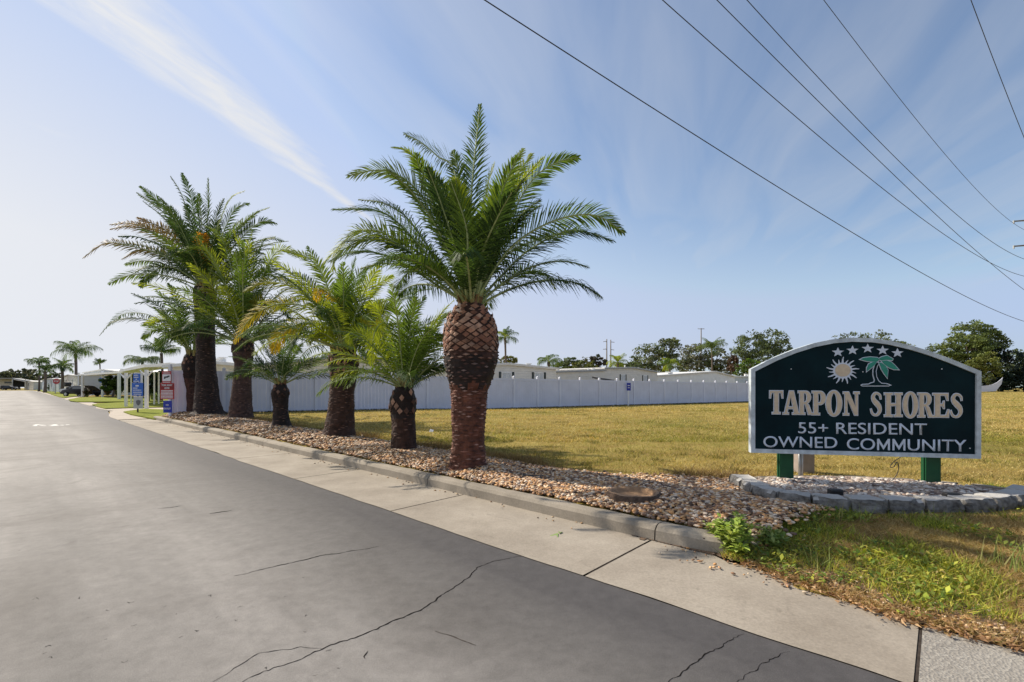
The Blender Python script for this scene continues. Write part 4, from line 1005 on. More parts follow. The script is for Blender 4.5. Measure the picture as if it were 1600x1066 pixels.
# ================================================================== HOMES
def home(label, P0, P1, prof, L, wall, roof, windows=(), group='single storey homes', zb=0, roof_t=.12, over=.18, extra=None, fascia='fascia'):
    """gable front from P0 to P1 (plan points), profile prof [(t, z)], running back L metres"""
    P0 = Vector((P0[0], P0[1], 0)); P1 = Vector((P1[0], P1[1], 0)); u = (P1-P0); W = u.length; u.normalize(); q = Vector((-u.y, u.x, 0))
    rt = thing('mobile_home', label, 'house', (P0.x, P0.y, zb), group)
    m = MB(); front = [P0+Vector((0,0,zb)), P1+Vector((0,0,zb))]+[P0+u*(t*W)+Vector((0,0,z)) for t, z in reversed(prof)]
    m.prism(front, q*L); m.build('wall', M[wall], rt)
    r_ = MB()
    for (t0, z0), (t1, z1) in zip(prof, prof[1:]):
        a = P0+u*(t0*W-(over if t0 == prof[0][0] else 0)); b = P0+u*(t1*W+(over if t1 == prof[-1][0] else 0))
        a.z = z0+.004; b.z = z1+.004
        r_.prism([a-q*over, b-q*over, b-q*over+Vector((0,0,roof_t)), a-q*over+Vector((0,0,roof_t))], q*(L+2*over))
    ro = r_.build('roof', M[roof], rt)
    rv = random.Random(int(W*100))
    for k in range(3):
        t = rv.uniform(.12,.88); zt = [lerp(a_[1], b_[1], (t-a_[0])/(b_[0]-a_[0])) for a_, b_ in zip(prof, prof[1:]) if a_[0] <= t <= b_[0]][0]
        c = P0+u*(t*W)+q*rv.uniform(.4, 1.6); v_ = MB(); hgt = rv.choice((.16,.24,.34)); ww = rv.choice((.12,.3,.4))
        v_.box((c.x, c.y, zt+roof_t+hgt/2-.02), (ww, ww, hgt), 0, .85); v_.box((c.x, c.y, zt+roof_t+hgt), (ww*1.3, ww*1.3, .04)); v_.build('roof_vent', M['white' if k else 'metal'], ro)
    f_ = MB()
    for (t0, z0), (t1, z1) in zip(prof, prof[1:]):
        a = P0+u*(t0*W-(over+.01 if t0 == prof[0][0] else 0)); b = P0+u*(t1*W+(over+.01 if t1 == prof[-1][0] else 0)); a.z = z0-.06; b.z = z1-.06
        f_.prism([a-q*(over+.03), b-q*(over+.03), b-q*(over+.03)+Vector((0,0,.15)), a-q*(over+.03)+Vector((0,0,.15))], q*.03)
    f_.build('fascia', M[fascia], ro)
    for (t, z, w, h, sh) in windows:
        if t > 2:        # measured column: meet the wall
            k_ = (t-CX)/F; t = (k_*P0.y-P0.x)/(u.x-k_*u.y)/W
        c = P0+u*(t*W); c.z = z
        def rect(mb, cx, cz, ww, hh, o, th):
            a = c+u*(cx-ww/2)+Vector((0,0,cz-hh/2))-q*o; b = a+u*ww
            mb.prism([a, b, b+Vector((0,0,hh)), a+Vector((0,0,hh))], -q*th)
        wf = MB(); rect(wf, 0, h/2, w+.12, .06, .003, .04); rect(wf, 0, -h/2, w+.16, .07, .003, .06)
        for sx in (-1, 1): rect(wf, sx*w/2, 0, .06, h-.07, .003, .04)
        if w > .8: rect(wf, 0, 0, .05, h-.07, .003, .035)
        wo = wf.build('window', M['white'], rt)
        g = MB(); rect(g, 0, 0, w, h, .004, .012); g.build('pane', M['blind'] if sh else M['glass'], wo)
        if sh == 1:
            for sx in (-1, 1):
                k = MB(); rect(k, sx*(w/2+.2), 0, .2, h+.1, .003, .03); k.build('shutter', M['shutter'], wo)
        if sh == 2:
            k = MB()
            for j in range(7): rect(k, 0, -h/2+h*(j+.5)/7, w-.04, h/7*.55, .018, .02)
            k.build('louvres', M['metal'], wo)
    return rt, u, q, W, P0
def pp(px, d): return ((px-CX)/F*d, d)
def zz(py, d): return H+(HY-py)/F*d
home('white home with black shutters on two small windows, right of the biggest palm trunk', pp(640,33), pp(869,40), [(0,zz(580,33)),(.62,zz(569,37)),(1,zz(577,40))], 7, 'offwhite', 'roofw',
     [(791.5, zz(588,37.2), .85, .62, 1), (842, zz(588.5,39), .85, .62, 1)], 'homes behind the white fence', fascia='offwhite')
home('long white home with a dark edged roof behind the middle of the fence', pp(944,51), pp(1027,60), [(0,zz(581,51)+.35),(.5,zz(575,55)),(1,zz(582,60))], 9, 'offwhite', 'roofw',
     [(973.5, zz(590.5,54), .9, .7, 1), (1008, zz(591.5,58), .9, .7, 1)], 'homes behind the white fence')
hA = home('low white annexe joined to the left of the dark edged home', pp(866,45), pp(944,50.6), [(0,zz(582,45)),(1,zz(579,50.6))], 8, 'offwhite', 'roofw', (), 'homes behind the white fence')
aw = MB(); a = ad(925,591,46.5); b_ = ad(949,593.5,48.5)
aw.prism([a, b_, b_+Vector((0,0,.12)), a+Vector((0,0,.16))], Vector((.5,-.9,-.15))); aw.build('awning', M['dark'], hA[0])
home('white home with a pale metal roof and diagonal stair rail at the right', pp(1024,60), pp(1148,72), [(0,zz(588,60)),(.72,zz(581,68)),(1,zz(589,72))], 9, 'white', 'roofw', (), 'homes behind the white fence', fascia='offwhite')
home('pale blue flat roofed home left of the sign board', pp(1146,78), pp(1200,84), [(0,zz(589,78)),(1,zz(588,84))], 8, 'bluewall', 'roofw', [(.35, zz(597,80), .6,.6,0), (.6, zz(597,81), .6,.6,0)], 'homes behind the white fence', fascia='white')
home('cream home with louvred windows behind the middle palms', pp(393,27), pp(716,33.5), [(0,zz(573,27)),(.42,zz(556,29.5)),(1,zz(577,33.5))], 9, 'cream', 'roofw',
     [(580.5, zz(581,30.4), .95, .36, 2), (610, zz(581.5,31), .95, .36, 2)], 'homes behind the white fence', fascia='fascia')
# carport home on the left
hc, u, q, W, P0 = home('white home with an open post carport at the left of the palms', pp(262,27.5), pp(392,27.2), [(0,zz(573.5,27.5)),(.55,zz(567,27.3)),(1,zz(573,27.2))], 9, 'cream', 'roofw', (), 'homes on the left', fascia='white')
cp = MB(); A = ad(186,582,34); B = ad(226,574,30.5); C_ = ad(266,572.2,28.2)
for a, b_ in ((A, B), (B, C_)): cp.prism([a, b_, b_+Vector((0,0,.22)), a+Vector((0,0,.16))], Vector((-3.0,5.5,.1)))
cp.build('carport_roof', M['white'], hc)
for x, d, w in ((197,29.6,.13),(229,27.6,.15),(241,33,.07),(248,34,.07),(205,35,.07)):
    m = MB(); t = ad(x, 583 if x < 210 else 578, d).z-(.0 if d < 30 else .15); p = ad(x, 600, d); m.box((p.x, p.y, t/2), (w, w, t))
    if d < 30:
        for sg in (-1, 1): m.prism([Vector((p.x+sg*w/2, p.y-.03, t-.42)), Vector((p.x+sg*(w/2+.32), p.y-.03, t-.06)), Vector((p.x+sg*(w/2+.32), p.y-.03, t)), Vector((p.x+sg*(w/2), p.y-.03, t-.3))], (0,.06,0))
    m.build('carport_post', M['white'], hc)
# pale blue home with carport further down
hb, u, q, W, P0 = home('pale blue grey home with a carport, arched window and parked dark car', pp(131,86), pp(196,72), [(0,zz(583,86)),(.5,zz(578,79)),(1,zz(582,72))], 11, 'bluewall', 'roofw', [(.17, zz(597,84), 1.5, 1.7, 0)], 'homes on the left', fascia='white')
m = MB()
m.prism([ad(122,587.5,62), ad(192,583,48), ad(192,580,48), ad(122,585,62)], (-7,12,.3)); m.build('carport_roof', M['white'], hb)
for x, d in ((123.5,61.5),(129,59),(186,46)):
    m = MB(); p = ad(x,600,d); t = ad(x,586 if x < 140 else 583,d).z; m.box((p.x,p.y,t/2), (.2,.2,t)); m.build('carport_post', M['white'], hb)
home('low white home with a porch rail behind the stop sign', pp(97,92), pp(122,74), [(0,zz(589,92)),(.5,zz(586,82)),(1,zz(588,74))], 9, 'offwhite', 'roofw', [(.3,zz(598,87),1.2,1.1,0),(.7,zz(598,79),1.2,1.1,0)], 'homes on the left')
home('pale home between the two stocky street palms', pp(66,128), pp(92,104), [(0,zz(595,128)),(.5,zz(592,116)),(1,zz(593,104))], 9, 'bluewall', 'roofw', [(.25,zz(600,122),1.6,1.6,0),(.6,zz(600,113),1.6,1.8,0)], 'homes on the left')
home('small white home at the end of the left street', pp(38,190), pp(52,175), [(0,zz(597,190)),(.5,zz(595.5,182)),(1,zz(596.5,175))], 9, 'offwhite', 'roofw', [(.5,zz(601,182),2.2,1.2,0)], 'homes on the left')
# long dark carport building closing the road
cb = thing('carport_building', 'long low grey carport building closing the far end of the road', 'carport', ad(10,606,180))
m = MB(); m.prism([ad(-60,593,176), ad(19,592,180), ad(19,590.6,180), ad(-60,590.5,176)], (-6,9,0)); m.prism([ad(19.2,592.5,180), ad(40,596,184), ad(40,594.4,184), ad(19.2,591,180)], (-6,9,0)); m.build('roof', M['fascia'], cb)
m = MB(); m.prism([ad(-60,605,186), ad(19,605,188), ad(19,593,188), ad(-60,593.6,186)], (-1,2,0)); m.build('wall', M['metal'], cb)
m = MB(); m.prism([ad(19.4,605,188), ad(39.5,605,190), ad(39.5,596.5,190), ad(19.4,593,188)], (-1,2,0)); m.build('dark_bay', M['dark'], cb)
for x in (19, 39.5):
    m = MB(); m.prism([ad(x-.8,605,179), ad(x+.5,605,179), ad(x+.5,593,179), ad(x-.8,593,179)], (-.1,.3,0)); m.build('post', M['metal'], cb)
m = MB(); m.prism([ad(8,599.2,186), ad(18.5,599.2,187), ad(18.5,596.5,187), ad(8,596.5,186)], (0,-.3,0)); m.build('window', M['glass'], cb)
# ================================================================== CARS
def car(label, c, rz, paint, group, L=4.6, cat='car', van=False):
    rt = thing('parked_car', label, cat, c, group, rz)
    hw = .88
    top = [(-2.3,.62),(-2.2,.86),(-1.75,.95),(-1.15,1.38),(-.5,1.46),(.35,1.44),(1.05,1.02),(1.95,.86),(2.25,.66)]
    if van: top = [(-2.3,.6),(-2.25,1.0),(-2.1,1.6),(-1.2,1.74),(.3,1.7),(1.1,1.15),(2.0,.98),(2.28,.7)]
    n = 8; b = MB(); vs = []; k = len(top)
    # body shell as stations across the width
    st = [(-1, .0), (-.96,.06), (-.6,.02), (0,0), (.6,.02), (.96,.06), (1,.0)]
    prof = [(-2.28,.32)]+top+[(2.3,.34)]
    for w in (-1,-.97,-.72,.72,.97,1):
        for x, z in prof:
            zt = z; hwid = hw
            if z > 1.0: hwid = hw*(1-.26*(z-1.0)/.5)
            if abs(w) > .99: zt = z-.05 if z > .4 else z+.02
            vs.append(Vector((x*(1-.02*abs(w)), w*hwid*(.93 if abs(x) > 2.2 else 1), zt)))
    P = len(prof); fs = []
    for i in range(5):
        for j in range(P-1): fs.append((i*P+j, i*P+j+1, (i+1)*P+j+1, (i+1)*P+j))
        fs.append((i*P+P-1, i*P, (i+1)*P, (i+1)*P+P-1))
    fs.append(tuple(range(P))); fs.append(tuple(range(5*P+P-1, 5*P-1, -1))); b.add(vs, fs)
    me = b.mesh(); link('body', me, M[paint], rt, True, world=False)
    g = MB()
    for s in (-1, 1): g.prism([Vector((-1.45,s*.80,1.0)), Vector((.75,s*.80,1.0)), Vector((.3,s*.70,1.36)), Vector((-1.0,s*.70,1.36))], (0,s*.03,0))
    g.add([Vector((.4,-.62,1.46)), Vector((.4,.62,1.46)), Vector((1.08,.72,1.06)), Vector((1.08,-.72,1.06))], [(0,1,2,3)])
    link('windows', g.mesh(), M['glass'], rt, world=False)
    for x in (-1.4, 1.4):
        for s in (-1, 1):
            w = MB(); w.tube([(x, s*.72, .33), (x, s*.90, .33)], .33, 20); wh = link('wheel', w.mesh(), M['tyre'], rt, world=False)
            w = MB(); w.tube([(x, s*.885, .33), (x, s*.91, .33)], .2, 14); link('rim', w.mesh(), M['metal'], wh, world=False)
    for s in (-1, 1):
        w = MB(); w.box((2.2, s*.62, .68), (.12,.34,.14)); link('headlight', w.mesh(), M['whitesign'], rt, world=False)
    return rt
p = at(140,620); car('dark blue sedan parked in the pale blue home carport', (p.x-1.5, p.y+.5, .02), math.radians(172), 'carpaint', 'cars on the left street')
p = at(113,617); car('silver nosed car parked behind the dark blue sedan', (p.x-3.2, p.y+4, .02), math.radians(175), 'silverpaint', 'cars on the left street')
p = ad(5,604,170); car('dark pickup shaped car at the far left end of the road', (p.x, 172, 0), 0.3, 'carpaint', 'cars on the left street', van=True)

# ================================================================== TEXT
def text_mesh(s, size, extrude=.002, bold=0, align='CENTER', spacing=1.0):
    cu = bpy.data.curves.new('t', 'FONT'); cu.body = s; cu.size = size; cu.extrude = extrude; cu.offset = bold; cu.align_x = align; cu.align_y = 'CENTER'; cu.space_character = spacing
    o = bpy.data.objects.new('t', cu); COL.objects.link(o); bpy.context.view_layer.update()
    me = bpy.data.meshes.new_from_object(o.evaluated_get(bpy.context.evaluated_depsgraph_get())); bpy.data.objects.remove(o); return me
def place(me, u, nrm, c, sx=1, sy=1):
    """put a mesh drawn in x,y on the plane through c with x along u and outward normal nrm"""
    z = Vector((0,0,1)); Mx = Matrix(((u.x*sx, z.x*sy, nrm.x, c.x), (u.y*sx, z.y*sy, nrm.y, c.y), (u.z*sx, z.z*sy, nrm.z, c.z), (0,0,0,1))); me.transform(Mx); return me
# ================================================================== ENTRANCE SIGN
L0 = Vector((3.0, 5.8, .515)); R0 = Vector((5.53, 5.45, .495)); L0.z = R0.z = .508
U = (R0-L0); SW = U.length; U.normalize(); NF = Vector((U.y, -U.x, 0)); V_ = Vector((0,0,1))
def uv(px, py):
    rx = (px-CX)/F; rz = (HY-py)/F
    u = (rx*L0.y-L0.x)/(U.x-rx*U.y); Y = L0.y+u*U.y
    return (u, H+rz*Y-L0.z)
def S3(u, v, o=0.0): return L0+U*u+V_*v+NF*o
sg = thing('entrance_sign', 'dark green arched community sign with pale frame, TARPON SHORES in tan letters', 'sign', S3(SW/2, -.4, -.05))
outl = [(1172,707),(1529.5,716.5),(1530,580.5),(1507,571),(1480,560),(1450,549),(1420,540),(1390,533),(1362,529),(1330,528),(1300,530.5),(1270,536.5),(1240,546),(1210,558),(1190,568),(1172,577)]
O_uv = [uv(*p) for p in outl]
cu_, cv_ = SW/2, .6
def inset(P, d):
    out = []; n = len(P)
    for i in range(n):
        a = Vector(P[i-1]); b = Vector(P[i]); c = Vector(P[(i+1)%n]); e1 = (b-a).normalized(); e2 = (c-b).normalized()
        n1 = Vector((-e1.y, e1.x)); n2 = Vector((-e2.y, e2.x)); m = (n1+n2); m /= max(.3, m.dot(n1)); out.append(tuple(b+m*d))
    return out
I_uv = inset(O_uv, .050)
m = MB(); m.prism([S3(u, v, -.045) for u, v in inset(O_uv, .03)], NF*.055); 
mm, nt, bs = newmat('dark_green_board'); c = coord(nt)
nt.links.new(ramp(nt, noise(nt, 2.2, 6, c), [(.3, (.0025,.010,.014)), (.7, (.004,.022,.028))]), bs.inputs['Base Color']); bs.inputs['Roughness'].default_value = .5; bs.inputs['Specular IOR Level'].default_value = .08; M['board'] = mm
bump(nt, bs, noise(nt, 60, 4, coord(nt, scale=(.3,.3,4))), .12, .003)
m.build('board', M['board'], sg)
M['frame'] = plain('weathered_blue_white_frame', (.52,.58,.62), .55, 0, .2, 9, .15); M['letterw'] = plain('blue_white_letter', (.60,.66,.76), .5, 0, .08, 20, .03)
M['lettertan'] = plain('tan_letter', (.62,.50,.36), .55, 0, .08, 20, .03); M['logogreen'] = plain('teal_logo', (.02,.25,.18), .45, 0, .08, 20, .03)
M['postgreen'] = plain('green_post_paint', (.004,.065,.022), .5, 0, .12, 8, .06)
m = MB(); n = len(O_uv)
for i in range(n):
    j = (i+1)%n; a, b_, c, d = S3(*O_uv[i], -.05), S3(*O_uv[j], -.05), S3(*I_uv[j], -.05), S3(*I_uv[i], -.05)
    m.prism([a, b_, c, d], NF*.082)
bm_ = m.mesh(); bm = bmesh.new(); bm.from_mesh(bm_); bmesh.ops.remove_doubles(bm, verts=bm.verts, dist=.0004)
dup_ = [f for f in bm.faces if all(len(e.link_faces) > 2 for e in f.edges if True) and False]; bm.to_mesh(bm_); bm.free()
link('frame', bm_, M['frame'], sg)
def fill(polys, o, th=.004):
    """2d polygons with holes -> solid mesh standing `o` off the board"""
    cu = bpy.data.curves.new('c', 'CURVE'); cu.dimensions = '2D'; cu.fill_mode = 'BOTH'; cu.extrude = th/2
    for P in polys:
        s = cu.splines.new('POLY'); s.points.add(len(P)-1); s.use_cyclic_u = True
        for q, p in zip(s.points, P): q.co = (p[0], p[1], 0, 1)
    ob = bpy.data.objects.new('c', cu); COL.objects.link(ob); bpy.context.view_layer.update()
    me = bpy.data.meshes.new_from_object(ob.evaluated_get(bpy.context.evaluated_depsgraph_get())); bpy.data.objects.remove(ob)
    place(me, U, NF, L0+NF*(o+th/2)); return me
def area(P): return sum(P[i-1][0]*P[i][1]-P[i][0]*P[i-1][1] for i in range(len(P)))/2
def grow(P, d, hole=False):
    P = list(P)
    if area(P) < 0: P.reverse()
    return inset(P, d if hole else -d)
def arc(cx, cy, rx, ry, a0, a1, n=14): return [(cx+rx*math.cos(lerp(a0,a1,i/n)), cy+ry*math.sin(lerp(a0,a1,i/n))) for i in range(n+1)]
def S_glyph():
    sp = [(.53,.70,.05),(.50,.84,.075),(.38,.93,.07),(.25,.92,.095),(.165,.80,.13),(.20,.66,.17),(.33,.53,.20),(.45,.40,.18),(.485,.24,.14),(.40,.10,.10),(.27,.055,.07),(.13,.12,.08),(.06,.30,.05)]
    c = catmull([Vector((x, y, w)) for x, y, w in sp], 5); L, R = [], []
    for i, p in enumerate(c):
        t = c[min(i+1,len(c)-1)]-c[max(i-1,0)]; t = Vector((t.x, t.y)).normalized(); q = Vector((-t.y, t.x))*p.z/2
        L.append((p.x+q.x, p.y+q.y)); R.append((p.x-q.x, p.y-q.y))
    return [L+R[::-1]]
GL = {
 'T': (.62, [[(0,1),(.62,1),(.62,.68),(.57,.68),(.53,.91),(.415,.91),(.415,.08),(.50,.08),(.50,0),(.12,0),(.12,.08),(.205,.08),(.205,.91),(.09,.91),(.05,.68),(0,.68)]]),
 'A': (.80, [[(0,0),(0,.08),(.07,.08),(.30,1),(.50,1),(.73,.08),(.80,.08),(.80,0),(.44,0),(.44,.08),(.52,.08),(.485,.24),(.235,.24),(.195,.08),(.27,.08),(.27,0)], [(.255,.33),(.465,.33),(.36,.74)]]),
 'R': (.78, [[(0,0),(0,.08),(.08,.08),(.08,.92),(0,.92),(0,1),(.38,1)]+arc(.40,.735,.26,.265,PI/2,-PI/2+.25,12)+[(.56,.40),(.70,.08),(.78,.08),(.78,0),(.52,0),(.37,.44),(.29,.44),(.29,.08),(.36,.08),(.36,0)], [(.29,.54),(.36,.54)]+arc(.37,.725,.08,.185,-PI/2,PI/2,8)+[(.29,.91)]]),
 'P': (.66, [[(0,0),(0,.08),(.08,.08),(.08,.92),(0,.92),(0,1),(.38,1)]+arc(.39,.715,.27,.285,PI/2,-PI/2,14)+[(.29,.43),(.29,.08),(.38,.08),(.38,0)], [(.29,.52),(.35,.52)]+arc(.36,.715,.09,.195,-PI/2,PI/2,8)+[(.29,.91)]]),
 'O': (.70, [arc(.35,.5,.35,.52,0,2*PI*.97,30), arc(.35,.5,.135,.42,0,2*PI*.97,24)]),
 'N': (.80, [[(0,0),(0,.08),(.08,.08),(.08,.92),(0,.92),(0,1),(.27,1),(.60,.38),(.60,.92),(.52,.92),(.52,1),(.80,1),(.80,.92),(.72,.92),(.72,0),(.56,0),(.20,.68),(.20,.08),(.28,.08),(.28,0)]]),
 'S': (.58, S_glyph()),
 'H': (.82, [[(0,0),(0,.08),(.08,.08),(.08,.92),(0,.92),(0,1),(.37,1),(.37,.92),(.29,.92),(.29,.56),(.53,.56),(.53,.92),(.45,.92),(.45,1),(.82,1),(.82,.92),(.74,.92),(.74,.08),(.82,.08),(.82,0),(.45,0),(.45,.08),(.53,.08),(.53,.46),(.29,.46),(.29,.08),(.37,.08),(.37,0)]]),
 'E': (.66, [[(0,0),(0,.08),(.08,.08),(.08,.92),(0,.92),(0,1),(.62,1),(.62,.70),(.57,.70),(.50,.91),(.29,.91),(.29,.56),(.38,.56),(.43,.68),(.47,.68),(.47,.36),(.43,.36),(.38,.47),(.29,.47),(.29,.09),(.52,.09),(.60,.32),(.66,.32),(.64,0)]]),
}
def c6(x): return 1180+x/4.4444
def r6(y): return 530+y/4.4444
WORD = [('T',93,192,355,523),('A',185,310,356,526),('R',290,400,357,527),('P',386,487,358,530),('O',482,600,356,536),('N',602,720,363,532),
        ('S',786,876,362,540),('H',886,1018,370,542),('O',1014,1126,366,548),('R',1118,1236,370,546),('E',1222,1342,373,546),('S',1336,1436,370,552)]
lay = 0
for ch, x0, x1, y0, y1 in WORD:
    w, polys = GL[ch]; a = uv(c6(x0), r6(y0)); b_ = uv(c6(x1), r6(y1)); e = .0052
    sx = (b_[0]-a[0]-2*e)/w; sy = (a[1]-b_[1]-2*e)
    Q = [[(a[0]+e+x*sx, b_[1]+e+y*sy) for x, y in P] for P in polys]
    o0 = .0115+.0012*(lay % 3); lay += 1
    wm = fill([grow(P, .0062, i > 0) for i, P in enumerate(Q)], o0, .005)
    tm = fill([grow(P, -.0028, i > 0) for i, P in enumerate(Q)], o0+.0062, .0045)
    wo = link('letter', wm, M['letterw'], sg); link('letter_face', tm, M['lettertan'], wo)
def line(txt, x0, x1, y0, y1, y0r, y1r, bold=.004):
    """a line of sans lettering between pixel columns x0..x1 following the board's slope"""
    me = text_mesh(txt, 1.0, 0, bold, 'LEFT')
    if 'MM' in txt:      # broad Ms with a deep middle stroke
        k = txt.index('MM'); mx = lambda s: max(v.co.x for v in text_mesh(s, 1.0, 0, bold, 'LEFT').vertices)
        mi = lambda s: (min(v.co.y for v in s.vertices), max(v.co.y for v in s.vertices))
        m0 = text_mesh('M', 1.0, 0, bold, 'LEFT'); wM = max(v.co.x for v in m0.vertices)-min(v.co.x for v in m0.vertices); ylo, yhi = mi(m0); hM = yhi-ylo
        e1, e2 = mx(txt[:k+1]), mx(txt[:k+2]); g0 = mx(txt[:k])
        bm = bmesh.new(); bm.from_mesh(me)
        bmesh.ops.delete(bm, geom=[f for f in bm.faces if all(g0+.005 < v.co.x < e2+.005 for v in f.verts)], context='FACES')
        for e in (e1, e2):
            x0_ = e-wM; w = wM; S_ = .095
            for Pm in ([(0,0),(S_,0),(S_,1),(0,1)], [(w-S_,0),(w,0),(w,1),(w-S_,1)], [(S_,.66),(w/2,.04),(w/2,.36),(S_,1)], [(w/2,.04),(w-S_,.66),(w-S_,1),(w/2,.36)]):
                bm.faces.new([bm.verts.new((x0_+x, ylo+y*hM, 0)) for x, y in Pm])
        bmesh.ops.recalc_face_normals(bm, faces=bm.faces); bm.to_mesh(me); bm.free()
    xs = [v.co.x for v in me.vertices]; ys = [v.co.y for v in me.vertices]
    cu0 = bpy.data.meshes
    a = uv(c6(x0), r6((y0+y1)/2)); b_ = uv(c6(x1), r6((y0r+y1r)/2)); hL = uv(c6(x0), r6(y0))[1]-uv(c6(x0), r6(y1))[1]
    sx = (b_[0]-a[0])/(max(xs)-min(xs)); sy = hL/(max(ys)-min(ys)); x_, y_ = min(xs), (min(ys)+max(ys))/2
    bm = bmesh.new(); bm.from_mesh(me)
    ext = bmesh.ops.extrude_face_region(bm, geom=bm.faces[:]); vs = [g for g in ext['geom'] if isinstance(g, bmesh.types.BMVert)]
    for v in vs: v.co.z += .006
    bm.to_mesh(me); bm.free()
    for v in me.vertices: v.co.x = (v.co.x-x_)*sx; v.co.y = (v.co.y-y_)*sy
    place(me, U, NF, S3(a[0], (a[1]+b_[1])/2, .0105)); link('lettering', me, M['letterw'], sg)
line('55+ RESIDENT', 295, 1186, 574, 652, 588, 668)
line('OWNED', 54, 565, 673, 750, 680, 757)
line('COMMUNITY', 632, 1460, 686, 766, 702, 780)
def pxp(P): return [uv(c6(x), r6(y)) for x, y in P]
# five stars
for cx, cy, rr in ((570,92,44),(671,79,44),(776,66,44),(880,79,44),(982,97,44)):
    P = pxp([(cx+rr*(1 if i % 2 == 0 else .42)*math.sin(i*PI/5), cy-rr*(.78 if True else 1)*(1 if i % 2 == 0 else .42)*math.cos(i*PI/5)) for i in range(10)])
    link('star', fill([P], .0115), M['letterw'], sg)
# sun with wavy rays
P = []; nr = 18
for i in range(nr):
    a = 2*PI*i/nr; R_ = 116 if i % 2 == 0 else 96
    for k, (da, rf) in enumerate(((-.115,66/R_),(-.05,.80),(.035,1.0),(.075,.97),(.055,.78),(.10,66/R_))):
        P.append((603+R_*rf*math.sin(a+da), 219-.83*R_*rf*math.cos(a+da)))
sun_o = link('sun_emblem', fill([pxp(P)], .0115), M['letterw'], sg)
link('sun_disc', fill([pxp(arc(603,217,53,43,0,2*PI*.97,28))], .017), M['lettertan'], sun_o)
# palm emblem
LV = [[(722,142),(745,130),(790,124),(842,128),(858,142),(840,158),(800,158),(765,154)], [(768,226),(768,200),(782,172),(812,158),(838,156),(826,178),(806,196)],
      [(846,140),(870,124),(908,114),(950,138),(946,148),(905,146),(868,150)], [(868,152),(905,148),(938,160),(962,182),(990,213),(955,212),(920,198),(890,178)],
      [(850,160),(872,166),(900,188),(914,215),(910,272),(888,242),(866,205)]]
for k, P in enumerate(LV):
    Q = pxp(P); lf = link('leaf_emblem', fill([grow(Q, .006)], .0112+.0011*k, .004), M['letterw'], sg)
    link('leaf_fill', fill([grow(Q, -.0015)], .0165+.0011*k, .004), M['logogreen'], lf)
TR = [(836,158),(822,182),(812,215),(812,250),(822,285),(818,298),(796,304),(783,312),(740,314),(730,320),(738,326),(920,326),(936,320),(918,312),(898,308),(872,306),(852,290),(838,262),(834,225),(842,190),(856,168)]
Q = pxp(TR); te = link('trunk_emblem', fill([grow(Q, .0045)], .0108, .004), M['letterw'], sg); link('trunk_fill', fill([grow(Q, -.0055)], .0160, .003), M['board'], te)
b = MB()
for x, y in ((246,208),(743,228),(1290,208),(1485,757)):
    c = S3(*uv(c6(x), r6(y)), .010); b.tube([c, c+NF*.006], .006, 8)
b.build('screw', M['whitesign'], sg)
# posts: I shaped green uprights
for (xl, xr, yb) in ((1221,1243.5,754), (1452,1476,766)):
    u0 = uv(xl, 712)[0]; u1 = uv(xr, 712)[0]; zb = .1
    m = MB(); a = L0+U*u0; b_ = L0+U*u1; a.z = b_.z = zb
    th = NF*-.09; o = NF*-.052
    w_ = (u1-u0)
    m.prism([a+o, b_+o, b_+o+V_*1.2, a+o+V_*1.2], th)
    m.prism([a+o-U*.012-NF*.02+V_*0, a+o-U*.0005-NF*.02, a+o-U*.0005-NF*.02+V_*1.1, a+o-U*.012-NF*.02+V_*1.1], NF*-.03)
    m.build('post', M['postgreen'], sg, bevel=.006)
# the loose cable under the board
b = MB(); b.tube(catmull([Vector(p) for p in (ad(1408,714,5.7), ad(1396,722,5.66), ad(1391,730,5.64), ad(1397,729,5.64), ad(1402,722,5.64), ad(1404,732,5.62), ad(1401,742,5.6), ad(1393,752,5.58))], 6), .0045, 6)
o = b.build('cable', M['wire'], sg, True)

# ------------------------------------------------------------------ block ring
def ring_block(name, c, nrm, w, dp, h, z0, label, group, seed, mat='block'):
    r = random.Random(seed); t = Vector((-nrm.y, nrm.x, 0)); bm = bmesh.new(); bmesh.ops.create_cube(bm, size=1)
    bmesh.ops.subdivide_edges(bm, edges=bm.edges, cuts=5, use_grid_fill=True)
    for v in bm.verts:
        x, y, z = v.co
        y2 = y+.5        # 0 front .. 1 back
        tap = 1-.22*y2   # narrower at the back
        q = Vector((x*w*tap, 0, 0)); fr = -dp/2+dp*y2
        k = mn.noise(Vector((x*3+seed, z*3, y*2)))*.02+mn.noise(Vector((x*9+seed, z*9, y*9)))*.009
        if y < -.45: fr += k*1.3-.012*(1-abs(z)*2)-.010*math.cos(x*PI); fr += .02*sstep(.3,.5,z)
        zz_ = z0+h*(z+.5)+(k*.35 if z > .45 else 0)
        p = Vector((c.x, c.y, 0))+t*(x*w*tap+(k*.3 if abs(x) > .45 else 0))+nrm*(-fr); p.z = zz_; v.co = p
    bmesh.ops.bevel(bm, geom=[e for e in bm.edges if e.calc_face_angle(0) > .9], offset=.006, segments=1, affect='EDGES')
    me = bpy.data.meshes.new('m'); bm.to_mesh(me); bm.free()
    o = link(name, me, [M[mat], M['splitshade']])
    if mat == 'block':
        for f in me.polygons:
            if (f.center-c).dot(nrm) > dp/2-.035 and f.normal.z < .75: f.material_index = 1  # front faces get the darker grey that stands in for shade
    return tag(o, label, 'paving block', group)
ORD = ['first','second','third','fourth','fifth','sixth','seventh','eighth','ninth','tenth','eleventh','twelfth']
